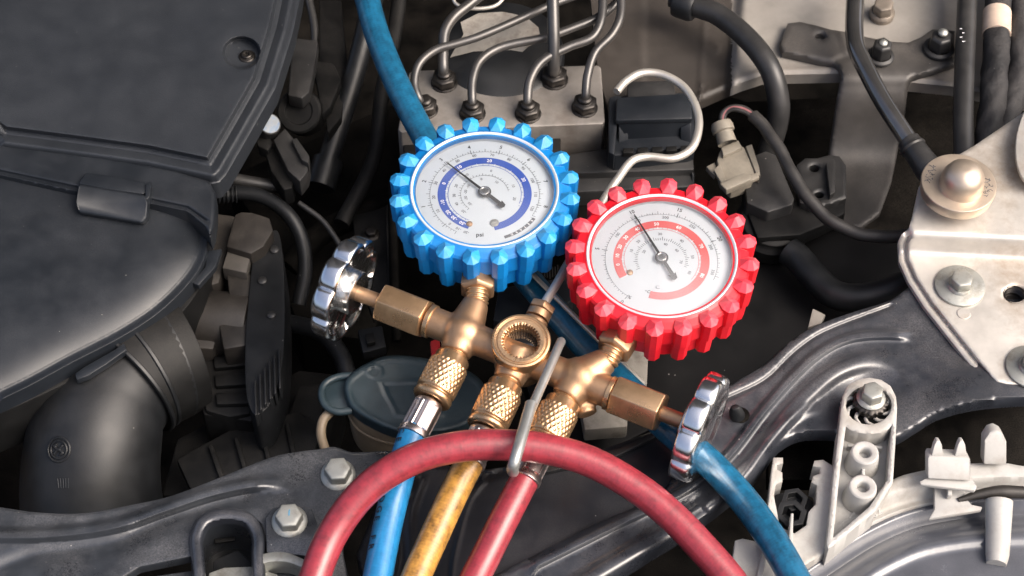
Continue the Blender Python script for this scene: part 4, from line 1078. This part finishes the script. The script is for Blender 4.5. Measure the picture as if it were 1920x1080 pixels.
# left prongs with hexagonal adjuster
pr_o = [(1450, 858), (1468, 858), (1468, 869), (1457, 872), (1457, 880), (1467, 886), (1467, 903), (1455, 908), (1451, 930), (1456, 955), (1462, 988), (1490, 1000), (1512, 985), (1516, 960), (1530, 945), (1532, 910), (1522, 905), (1524, 893), (1538, 888), (1538, 878), (1524, 874), (1527, 864), (1543, 862), (1562, 874), (1572, 880), (1556, 1030), (1500, 1066), (1440, 1120), (1380, 1150), (1366, 1120), (1378, 1014), (1392, 1010), (1430, 1018)]
part('prong_plate', sheet(pr_o, lambda Q, de: 2 + rim(de, 2.5, 2.5), th=46, step=5), LAMPP, hl)
q = slab([(1448, 870), (1454, 870), (1436, 1060), (1420, 1110), (1414, 1100), (1432, 1020)], 12, 30, 2); part('prong_rib', q, LAMPP, hl)
q = slab([(1483, 962), (1488, 962), (1486, 1024), (1478, 1024)], 26, 40, 1.5); part('thin_rib', q, LAMPP, hl)
hexp = lambda u, v, r, h: [P(u, v, h) + (V((math.cos(R(a)), math.sin(R(a)), 0)) * r) for a in range(10, 370, 60)]
for (u, v, r, h, th_) in ((1490, 936, 24, -10, 26), (1484, 962, 28, -2, 50)):
    q = BM(); o_ = hexp(u, v, r, h); i_ = hexp(u, v, r * .62, h); lo1 = [p - UP * th_ for p in o_]; lo2 = [p - UP * th_ * .6 for p in i_]
    A, B, C_, D_ = [[q.verts.new(p) for p in L_] for L_ in (o_, i_, lo1, lo2)]
    for i in range(6):
        j = (i + 1) % 6
        q.faces.new((A[i], A[j], B[j], B[i])); q.faces.new((A[j], A[i], C_[i], C_[j])); q.faces.new((B[i], B[j], D_[j], D_[i]))
    q.faces.new(D_)
    part('hex_adjuster', q, RUBBER, hl)
q = BM(); lathe(q, [(52, -70), (52, -40), (44, -38), (0, -38)], P(1490, 950, 0), UP, 40, close=False); part('adjuster_cap', q, RUBBER, hl)
# clip box with prongs, post, tube
part('clip_flange', slab([(1724, 902), (1738, 896), (1824, 899), (1832, 912), (1828, 920), (1726, 908)], 36, 8, 2), LAMPP, hl)
q = BM(); prism(q, [P(1740, 898, 42), P(1820, 902, 42), P(1820, 866, 62), P(1818, 858, 64), P(1742, 854, 64), P(1740, 860, 62)], V((0, 24, -14))); part('clip_box', bev(q, 3), LAMPP, hl)
for u in (1758, 1802):
    q = BM(); prism(q, [P(u - 12, 856, 62), P(u + 11, 856, 62), P(u + 8, 834, 78), P(u + 4, 826, 82), P(u - 2, 826, 82), P(u - 6, 836, 78)], V((0, 12, -8))); part('clip_prong', bev(q, 2), LAMPP, hl)
part('clip_web', slab([(1752, 908), (1812, 910), (1808, 930), (1822, 946), (1842, 950), (1840, 956), (1742, 972), (1752, 955)], 8, 10, 2), LAMPP, hl)
q = slab([(1777, 902), (1785, 902), (1785, 928), (1777, 928)], 24, 14, 1); part('web_rib', q, LAMPP, hl)
q = BM(); prism(q, [P(1844, 872, 20), P(1888, 872, 20), P(1888, 830, 52), P(1880, 812, 62), P(1868, 806, 64), P(1856, 810, 62), P(1846, 826, 54)], V((0, 26, -16))); part('locating_post', bev(q, 5), LAMPP, hl)
q = BM(); tube(q, cm([P(1873, 940, 6), P(1872, 985, -2), P(1870, 1040, -6), P(1868, 1058, -8)], 6), [24, 22, 20, 17], 24); part('vent_tube', q, LAMPP, hl)
q = BM(); tube(q, cm([P(1796, 938, 8), P(1840, 926, 12), P(1880, 922, 14), P(1960, 926, 10)], 6), [4, 9, 12, 10], 14); part('shaded_fold', q, GREYC, hl)  # dark material puts the shade on this pale plastic fold into its colour
q = BM(); c_ = P(1618, 972, 8); e_ = (P(1660, 948, 8) - P(1590, 990, 8)).normalized(); n_ = UP.cross(e_)
text(q, '1.02', P(1636, 966, 6), e_, n_, 22)
ret = bmesh.ops.extrude_face_region(q, geom=q.faces[:]); 
for v_ in ret['geom']:
    if isinstance(v_, bmesh.types.BMVert): v_.co.z += 1.6
tube(q, [P(1594, 984, 6) + (ang(t) * V((13, 0, 0)).length) for t in range(60, 340, 20)], .9, 6)
part('raised_marking', q, LAMPP, hl)
solo('tray_corner', slab([(1690, 800), (1720, 760), (1990, 740), (1990, 880), (1900, 880), (1700, 900), (1440, 900), (1440, 840), (1560, 800)], -120, 40, 4), SOOT, 'black cavity lining behind the headlamp tower', 'liner')
# ================================================================== brake modulator block with its pipes
abs_ = thing('brake_modulator', 'cast aluminium brake modulator block with black motor behind the blue gauge', 'brake unit', P(940, 240, -230))
q = BM(); tp_ = P3([(746, 243), (767, 136), (778, 132), (1120, 122), (1127, 126), (1134, 226), (1130, 232), (752, 248)], -40); prism(q, tp_, (0, 0, -150)); part('valve_block', bev(q, 3), ALU, abs_)
part('lower_housing', slab([(755, 262), (1052, 246), (1050, 300), (760, 330)], -80, 120, 4), DARKP, abs_)
q = BM(); lathe(q, [(128, -120), (130, -20), (126, -6), (116, 0), (0, 2)], P(942, 92, -24), V((0, -.12, 1)), 64, close=False); part('pump_motor', q, RUBBER, abs_)
q = BM(); mc_ = P(942, 92, -24); mt = Matrix.Rotation(.12, 4, 'X')
lb = [(104, 20), (98, 60), (66, 94), (10, 108), (-50, 104), (-94, 76), (-86, 40), (-118, -30), (-60, -12), (30, -8), (58, -14), (72, 2)]
prism(q, [mc_ + mt @ V((x * .85 - 8, y * .85 + 2, 3.6)) for x, y in lb], (0, 0, -1)); part('motor_label', q, LABELP, abs_, label='worn beige label on the motor cap')
for i in range(7): 
    pass
def brake_pipe(nut, pts, r, label, big=1.0):
    c_ = P(*nut)
    root = thing('brake_pipe', label, 'brake pipe', c_, 'steel brake pipes screwed into the modulator block')
    q = BM()
    lathe(q, [(27 * big, 0), (27 * big, 3), (24 * big, 4)], c_, UP, 30, close=False)
    h = BM(); lathe(h, [(25 * big, 3), (26 * big, 5), (26 * big, 20), (24 * big, 23), (15 * big, 25)], c_, UP, 6, ph=.35); merge(q, bev(h, 1.2, 1, 25))
    lathe(q, [(14.5 * big, 20), (14.5 * big, 31), (12 * big, 34), (9, 35)], c_, UP, 26)
    part('union_nut', q, NUT, root)
    q = BM(); tube(q, cm([c_ + UP * 10] + [P(*p) for p in pts], 9), r, 18); part('pipe', q, PIPE, root, sharp=70)
brake_pipe((797, 206, -40), [(786, 186, -4), (777, 156, 12), (786, 120, 26), (816, 94, 34), (855, 82, 36), (897, 69, 38), (981, 33, 44), (1027, 12, 48), (1090, -12, 52)], 8.6, 'brake pipe starting leftmost under the blue hose and bending right across the motor')
brake_pipe((833, 156, -40), [(831, 130, 0), (831, 95, 20), (834, 60, 36), (850, 33, 44), (880, 8, 50), (920, -24, 56)], 11, 'thick brake pipe rising from the rear left nut toward the top edge', 1.02)
brake_pipe((886, 214, -40), [(885, 190, -6), (886, 150, 14), (900, 114, 26), (938, 89, 30), (1024, 70, 32), (1075, 52, 36), (1122, 32, 40), (1156, 4, 46), (1170, -30, 50)], 9, 'brake pipe from the front row nut just above the blue gauge top')
brake_pipe((990, 214, -40), [(989, 188, -6), (994, 150, 14), (1016, 115, 30), (1066, 88, 38), (1110, 70, 44), (1127, 38, 56), (1131, -20, 74)], 9.4, 'brake pipe from the middle front nut curving up to the right')
brake_pipe((1039, 150, -40), [(1038, 124, 10), (1038, 70, 60), (1036, -20, 120)], 12.4, 'thick straight upright brake pipe from the rear right nut', 1.08)
brake_pipe((1096, 203, -40), [(1098, 178, -2), (1102, 140, 20), (1116, 98, 40), (1148, 64, 54), (1163, 30, 66), (1163, -30, 84)], 9, 'shiny brake pipe from the rightmost nut next to the black plug')
q = BM(); tube(q, cm([P(846, -14, 20), P(856, 8, 10), P(890, 16, 6), P(930, 10, 8), P(952, -14, 14)], 8), 4, 12); solo('wire_loop', q, STEELW, 'thin wire loop at the top edge behind the brake pipes', 'wire')
# ---- black electrical plug and control unit
plug = thing('control_unit_plug', 'black locking plug of the control unit inside the curl of the bright wire hook', 'connector', P(1220, 230, -150))
part('latch_top', slab([(1156, 182), (1294, 174), (1299, 222), (1154, 226)], -16, 14, 5), BLACK, plug)
q = BM(); prism(q, [P(1156, 224, -20), P(1298, 220, -20), P(1296, 226, -30), P(1278, 262, -70), P(1176, 268, -70), P(1158, 232, -30)], V((0, 20, -8))); part('latch_front', bev(q, 3), BLACK, plug)
part('plug_body', slab([(1142, 182), (1156, 180), (1300, 172), (1304, 270), (1296, 276), (1152, 292), (1140, 285)], -62, 90, 4), BLACK, plug)
part('rear_step', slab([(1176, 158), (1184, 152), (1258, 150), (1264, 156), (1268, 184), (1176, 190)], -30, 40, 4), RUBGREY, plug)
part('side_clip', slab([(1141, 186), (1152, 178), (1166, 180), (1160, 200), (1152, 290), (1141, 285)], -34, 50, 4), BLACK, plug)
for i in range(5): part('contact_slot', slab([(1168 + i * 27, 278 - i * 1.2), (1188 + i * 27, 277 - i * 1.2), (1188 + i * 27, 286 - i * 1.2), (1168 + i * 27, 287 - i * 1.2)], -54, 12, 1), DARKP, plug)
for u0, u1, s in ((1160, 1178, 1), (1296, 1276, -1)):
    q = BM(); prism(q, [P(u0, 230, -30), P(u1, 240, -40), P(u1, 266, -66), P(u0, 272, -66)], V((0, 10, -6))); part('latch_cheek', bev(q, 2), BLACK, plug)
ecu = thing('control_unit', 'black control unit lid with seam line right of the blue gauge', 'control unit', P(1180, 320, -250))
part('upper_lid', slab([(1040, 292), (1136, 278), (1152, 290), (1290, 284), (1300, 296), (1302, 318), (1040, 326)], -108, 26, 5), RUBGREY, ecu)
part('lower_lid', slab([(1040, 326), (1080, 322), (1290, 314), (1304, 322), (1302, 350), (1040, 362)], -126, 90, 6), RUBGREY, ecu)
q = BM(); tube(q, cm([P(1042, 326, -118), P(1082, 321, -116), P(1276, 313, -116), P(1296, 319, -118), P(1300, 345, -130)], 6), 3, 8); part('seam_seal', q, RUBBER, ecu)
part('side_wall', slab([(1040, 360), (1240, 350), (1302, 348), (1290, 420), (1040, 440)], -170, 80, 4), SOOT, ecu)
# ================================================================== inner wing, upper right
wg_o = [(1100, -80), (1990, -80), (1990, 210), (1783, 167), (1710, 160), (1640, 152), (1577, 143), (1480, 145), (1430, 147), (1390, 160), (1343, 180), (1312, 194), (1240, 235), (1150, 240), (1120, 130)]
def wing_h(Q, de):
    e = dseg(Q, [(1312, 194), (1343, 180), (1390, 160), (1430, 147), (1480, 145), (1577, 143), (1710, 160), (1783, 167), (1990, 210)])
    h = -84 + rim(e, 8, 10) + 5 * np.exp(-((e - 14) / 5.) ** 2)
    h += 26 * sm((Q[:, 0] - 1365 + (Q[:, 1] - 90) * .12) / 22)
    h += 4 * np.exp(-((Q[:, 0] - 1312 - (190 - Q[:, 1]) * .06) / 3.0) ** 2) + 5 * sm((1215 - Q[:, 0]) / 12)
    h += 3 * np.exp(-((np.hypot(Q[:, 0] - 1338, Q[:, 1] - 90) - 8) / 2.5) ** 2) + 3 * np.exp(-((np.hypot(Q[:, 0] - 1322, Q[:, 1] - 160) - 8) / 2.5) ** 2)
    return h
q = sheet(wg_o, wing_h, th=20, step=7, feats=[([(1377, -60), (1352, 150)], (-14, -8, -4, 0, 4, 8, 14)), ([(1312, 194), (1343, 180), (1390, 160), (1430, 147), (1480, 145), (1577, 143), (1710, 160), (1783, 167), (1990, 210)], (2, 5, 8, 11, 14, 17, 20, -2, -5, -8, -11, -14, -17, -20))])
bm_ = q
bm_.faces.ensure_lookup_table()
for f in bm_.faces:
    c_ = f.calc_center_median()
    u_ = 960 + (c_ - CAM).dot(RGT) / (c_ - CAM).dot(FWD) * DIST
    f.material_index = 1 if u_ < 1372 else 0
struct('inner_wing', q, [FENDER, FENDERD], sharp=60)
q = slab([(1100, 100), (1400, 190), (1800, 170), (1990, 220), (1990, 420), (1700, 460), (1300, 420), (1100, 380)], -420, 60, 4); struct('wheel_arch', q, SOOT)
# bracket
br_o = [(1477, 44), (1500, 41), (1527, 47), (1560, 56), (1600, 62), (1627, 70), (1667, 78), (1703, 80), (1727, 70), (1748, 55), (1790, 58), (1790, 122), (1710, 147), (1703, 160), (1697, 213), (1684, 280), (1672, 340), (1650, 400), (1610, 430), (1560, 420), (1530, 340), (1553, 290), (1568, 190), (1577, 140), (1572, 126), (1562, 120), (1540, 117), (1500, 108), (1467, 100), (1462, 82)]
def br_h(Q, de):
    return -36 + rim(de, 4, 4) - 150 * sm((Q[:, 1] - 125) / 40) * sm((Q[:, 1] - 120) / 200) - 4 * sm(1 - dseg(Q, [(1470, 104), (1560, 118), (1600, 100)]) / 10) + 4 * sm(1 - dseg(Q, [(1577, 60), (1590, 100), (1640, 140)]) / 12)
hole_ = [(1538 + 10 * math.cos(t * .5236), 69 + 6.4 * math.sin(t * .5236)) for t in range(12)]
bk = thing('wing_bracket', 'dark grey flat bracket with two capped nuts on the beige inner wing', 'bracket', P(1640, 130, -80))
part('plate', sheet(br_o, br_h, th=10, step=6, holes=[hole_]), BRKT, bk, sharp=50)
def stud_nut(c_, s, ax=UP):
    q = BM(); lathe(q, [(27 * s, 0), (29 * s, 3), (28 * s, 7), (22 * s, 10)], c_, ax, 36, close=False)
    h = BM(); lathe(h, [(21 * s, 8), (22 * s, 12), (21 * s, 38), (17 * s, 43), (9 * s, 44)], c_, ax, 6, ph=.3); merge(q, bev(h, 2, 2, 25)); return q
for (u, v, s) in ((1650, 108, 1.0), (1760, 93, 1.15)):
    n_ = part('flange_nut', stud_nut(P(u, v, -34), s), RUBGREY, bk)
    q = BM(); lathe(q, [(9 * s, 42 * s), (9 * s, 46 * s), (5 * s, 50 * s), (0, 51 * s)], P(u, v, -34), UP, 16, close=False); part('stud', q, ZINC, n_)
wb = solo('wing_bolt', bolt_bm(P(1653, 30, -56), V((-.05, -.1, 1)), 22, 26, 27, 8, washer=(26, 10)), M('beige_painted_bolt', (.20, .17, .14), .45, metal=.4, dust=.4), 'beige dirty bolt at the top edge of the inner wing', 'bolt')
# hoses and pipes
pipe('heater_hose', [(1262, -6, -10), (1300, 10, -8), (1347, 28, -2), (1405, 76, 0), (1444, 130, -10), (1460, 190, -60), (1455, 240, -120), (1438, 290, -180)], 23, RUBGREY, 'thick grey rubber hose arching down left of the wing bracket', 'hose', n=24)
q = BM(); lathe(q, [(30, -10), (32, 0), (32, 26), (28, 34)], P(1276, 6, -10), P(1320, 16, -6) - P(1276, 2, -10), 30); solo('hose_collar', q, RUBBER, 'black collar at the top end of the thick grey hose', 'collar')
ac = thing('refrigerant_pipe', 'shiny dark metal pipe bending down to a rubber sleeve behind the strut cap', 'pipe', P(1700, 260, -10))
q = BM(); tube(q, cm([P(1606, -50, 40), P(1603, 10, 38), P(1602, 56, 34), P(1606, 90, 30), P(1622, 126, 24), P(1657, 192, 10), P(1713, 278, -8)], 9), 19, 26); part('metal_pipe', q, M('lacquered_dark_pipe', (.16, .155, .15), .18, metal=.85, var=.15, coat=.3, bevel=0, specks=.02), ac, sharp=70)
q = BM(); tube(q, cm([P(1703, 264, -6), P(1740, 316, -14), P(1790, 380, -30)], 6), [23, 28, 29], 26); part('rubber_sleeve', q, RUBGREY, ac, sharp=70)
q = BM(); tdir = (P(1713, 278, -8) - P(1657, 192, 10)).normalized(); lathe(q, [(22, 0), (27, 3), (28, 7), (25, 12)], P(1708, 272, -8), tdir, 30); part('bead', q, RUBGREY, ac)
vh = thing('vertical_hose', 'straight grey hose with white print running down behind the strut cap', 'hose', P(1807, 200, -10))
vpath = cm([P(1816, -60, 16), P(1812, 40, 14), P(1808, 140, 10), P(1806, 230, 0), P(1808, 300, -12)], 8)
q = BM(); tube(q, vpath, 20.5, 22); bmesh.ops.recalc_face_normals(q, faces=q.faces[:]); q.normal_update(); vb = bvhtree.BVHTree.FromBMesh(q); part('rubber_tube', q, RUBGREY, vh, sharp=70)
q = BM()
for i in range(4):
    p_, n_ = onto(vb, 1803 + (i % 2) * 4, 54 + i * 8)
    if p_: text(q, 'IIII'[i], p_ + n_ * .6, V((0, -.8, -.6)), V((1, 0, 0)), 9)
part('white_print', q, INKW, vh)
fh = thing('foam_hose', 'coarse foam wrapped hose with beige tape band at the right edge', 'hose', P(1860, 160, -20))
def lumpy(t, s, r): return r + 1.6 * math.sin(3 * t + s * .05) + 1.2 * math.sin(5 * t - s * .11)
q = BM(); tube(q, cm([P(1872, -60, 10), P(1869, 60, 8), P(1864, 160, 0), P(1856, 240, -12), P(1850, 300, -30)], 8), 27, 28, rf=lumpy); part('foam_wrap', q, FOAM, fh, sharp=70)
q = BM(); tube(q, cm([P(1869.5, 24, 9), P(1869, 46, 8.6), P(1868.5, 66, 8)], 4), 29.5, 30); part('tape_band', q, TAPE, fh)
q = BM(); tube(q, cm([P(1914, -60, 0), P(1912, 60, -4), P(1904, 160, -14), P(1880, 240, -24), P(1850, 280, -34)], 8), 24, 26, rf=lumpy); solo('edge_foam_hose', q, FOAM, 'second coarse black foam hose cut by the right edge of the picture', 'hose', sharp=70)
# ================================================================== purge valve with its plug, wires and hoses
pv = thing('purge_valve', 'black solenoid valve with lug bracket below an olive grey plug', 'valve', P(1450, 400, -230))
pc = P(1450, 410, -140)
q = BM(); lathe(q, [(62, -110), (64, -60), (74, -54), (76, -20), (70, -14), (66, -8), (66, -2), (60, 2), (0, 2)], pc, V((.05, -.06, 1)), 48, close=False); part('valve_body', q, DARKP, pv)
part('coil_block', slab([(1392, 300), (1436, 282), (1456, 290), (1490, 372), (1486, 384), (1440, 398), (1400, 380)], -96, 60, 5), RUBGREY, pv)
lug = [(1494, 310), (1510, 297), (1532, 297), (1556, 291), (1574, 293), (1586, 310), (1587, 372), (1560, 382), (1528, 392), (1500, 380)]
lh = [[(1527 + 10 * math.cos(t * .524), 316 + 7 * math.sin(t * .524)) for t in range(12)], [(1536 + 9 * math.cos(t * .524), 366 + 6 * math.sin(t * .524)) for t in range(12)]]
part('lug_plate', sheet(lug, lambda Q, de: -108 + rim(de, 4, 3), th=40, step=5, holes=lh), RUBGREY, pv)
part('lug_fin', slab([(1549, 306), (1562, 298), (1566, 300), (1566, 360), (1556, 366)], -92, 30, 2), RUBGREY, pv)
part('valve_flange', slab([(1400, 395), (1500, 376), (1584, 372), (1585, 400), (1540, 424), (1500, 440), (1420, 446)], -126, 40, 6), DARKP, pv)
q = BM(); tube(q, cm([P(1478, 470, -150), P(1496, 484, -150), P(1524, 516, -148), P(1564, 552, -144), P(1620, 558, -134), P(1700, 534, -116), P(1760, 500, -110)], 8), 29, 26); solo('purge_hose', q, RUBBER, 'fat black hose curving from the solenoid valve under the strut plate', 'hose', sharp=70)
sp = thing('sensor_connector', 'olive grey dusty connector with cone boot and latch frame', 'connector', P(1380, 320, -140))
cax = (P(1353, 226, -38) - P(1376, 300, -70)).normalized()
q = BM(); lathe(q, [(20, -34), (18, -10), (23, -8), (23, 4), (20, 12), (15, 13), (14, 6), (0, 4)], P(1355, 240, -48), cax, 30, close=False); part('cone_boot', q, SENSP, sp)
part('plug_body', slab([(1350, 282), (1378, 268), (1396, 276), (1416, 322), (1410, 338), (1372, 350), (1352, 330), (1344, 300)], -74, 40, 4), SENSP, sp)
part('latch_frame', slab([(1338, 318), (1350, 306), (1366, 346), (1420, 322), (1424, 332), (1362, 360)], -62, 10, 2), SENSP, sp)
part('latch_bar', slab([(1350, 344), (1394, 324), (1410, 328), (1408, 336), (1362, 356)], -40, 10, 2), SENSP, sp)
part('plug_collar', slab([(1352, 276), (1384, 262), (1392, 276), (1356, 292)], -64, 16, 2), SENSP, sp)
part('side_tab', slab([(1324, 312), (1340, 304), (1346, 318), (1340, 330)], -84, 14, 2), SENSP, sp)
part('rear_frame', slab([(1398, 274), (1410, 270), (1424, 314), (1426, 330), (1418, 326)], -70, 24, 2), SENSP, sp)
wr = thing('sensor_wire', 'wires leaving the olive connector in an arch and a long black sheath', 'cable', P(1500, 350, -80))
for k, (m_, dx) in enumerate(((WIREB, 0), (WIRER, 5), (WIREB, 10))):
    q = BM(); tube(q, cm([P(1351 + dx * .5, 232, -40), P(1354 + dx * .7, 212, -24), P(1372 + dx * .3, 200 + dx * .5, -16), P(1398, 203 + dx * .8, -16), P(1420, 222 + dx * .5, -20), P(1440, 246, -26)], 7), 4.6, 10); part('wire', q, m_, wr, label='pink wire' if k == 1 else None)
q = BM(); tube(q, cm([P(1412, 216, -22), P(1432, 238, -24), P(1460, 278, -30), P(1501, 352, -44), P(1550, 408, -60), P(1604, 436, -70), P(1650, 444, -72), P(1720, 440, -74)], 9), 13, 18, rf=lambda t, s, r: r + .7 * math.sin(s * .09 + t)); part('sheath', q, WIREB, wr, sharp=70)
# ================================================================== strut mounting plate and cap
pl_o = [(1990, 170), (1920, 210), (1827, 273), (1770, 306), (1735, 330), (1722, 352), (1712, 400), (1704, 428), (1690, 440), (1684, 452), (1685, 490), (1702, 528), (1733, 576), (1790, 648), (1846, 718), (1860, 732), (1884, 738), (1990, 745)]
edge_l = [p for p in pl_o[8:]]
thole = [(1903 + 21 * math.cos(t * .2618), 552 + 15 * math.sin(t * .2618)) for t in range(24)]
def pl_h(Q, de):
    h = rim(de, 3, 2.5)
    d = dseg(Q, edge_l)
    h += -9 * (1 - sm((d - 13) / 5)) - 5 * np.exp(-((d - 15) / 3.) ** 2)
    h += 46 * sm((482 - Q[:, 1] + (Q[:, 0] - 1800) * .05) / 46)
    return 18 + h
sm_ = thing('strut_plate', 'champagne metal strut mounting plate bolted at the right edge', 'bracket', P(1830, 540, 0))
part('plate', sheet(pl_o, pl_h, th=9, step=5, holes=[thole], feats=[(edge_l, tuple(s * k for k in (2, 4, 8, 12, 14, 16, 18, 20) for s in (-1, 1)))]), CHAMP, sm_, sharp=50)
q = BM(); lathe(q, [(20.5, 0), (20, -3), (17, -6), (20, -9), (17, -12), (20, -15), (17, -18), (18, -26), (0, -26)], P(1903, 552, 18), UP, 36, close=False); part('threaded_hole', q, NUT, sm_)
w1 = part('washer_bolt', bolt_bm(P(1799, 538, 18), UP, 22, 20, 25, 5, ph=.15, washer=(47, 6)), ZINC, sm_, at=P(1799, 538, 18))
w2 = dup(w1, P(1934, 690, 18), sm_)
q = BM(); lathe(q, [(13, 0), (12.5, 1.2), (0, 1.2)], P(1807, 588, 18), UP, 24, close=False); part('spot_weld', q, CHAMP, sm_)
cap = thing('strut_stop', 'satin metal domed strut stop with scribbled pen marks on the plate', 'strut cap', P(1798, 400, 62))
cc = P(1798, 342, 118)
q = BM(); lathe(q, [(37, -58), (36, -54), (33, -52), (33, -32), (36, -29)], cc, UP, 44, close=True); part('stem', q, CHAMPR, cap)
q = BM(); lathe(q, [(34, -30), (62, -30), (68, -26), (71, -4), (69.5, -.5), (60, .3), (0, 1)], cc, UP, 72, close=False); part('disc', q, CHAMPR, cap)
q = BM(); dc = P(1802, 348, 118); lathe(q, [(42, 0), (40.5, 3), (40.5, 14), (38.5, 27), (33, 39), (24, 47), (12, 51.5), (5, 52.5), (0, 52)], dc, UP, 56, close=False); part('dome', q, CHAMPR, cap)
q = BM()
for a0, sgn in ((160, 1), (-12, 1)):
    for k in range(14):
        a = a0 + (k - 7) * 3.4; rr = 55 + 5 * math.sin(k * 1.7)
        tube(q, cm([cc + ang(a) * (rr + 3 * math.sin(k * 2.3 + j)) + V((j * 1.6 - 3, 2 * math.sin(j * 2 + k), 1.0)) for j in range(4)], 3), .45, 5)
part('pen_marks', q, INKG, cap)
q = BM(); lathe(q, [(27, -4), (28, 4)], cc + V((-58, -20, -40)), V((0, 0, 1)), 20)
solo('hinge_flange', slab(s2([(1990, 170), (1940, 180), (1918, 214), (1905, 262), (1908, 312), (1926, 342), (1990, 360)], 4), 96, 8, 2), CHAMP, 'pale rounded metal flange cut by the right edge above the strut plate', 'bracket')
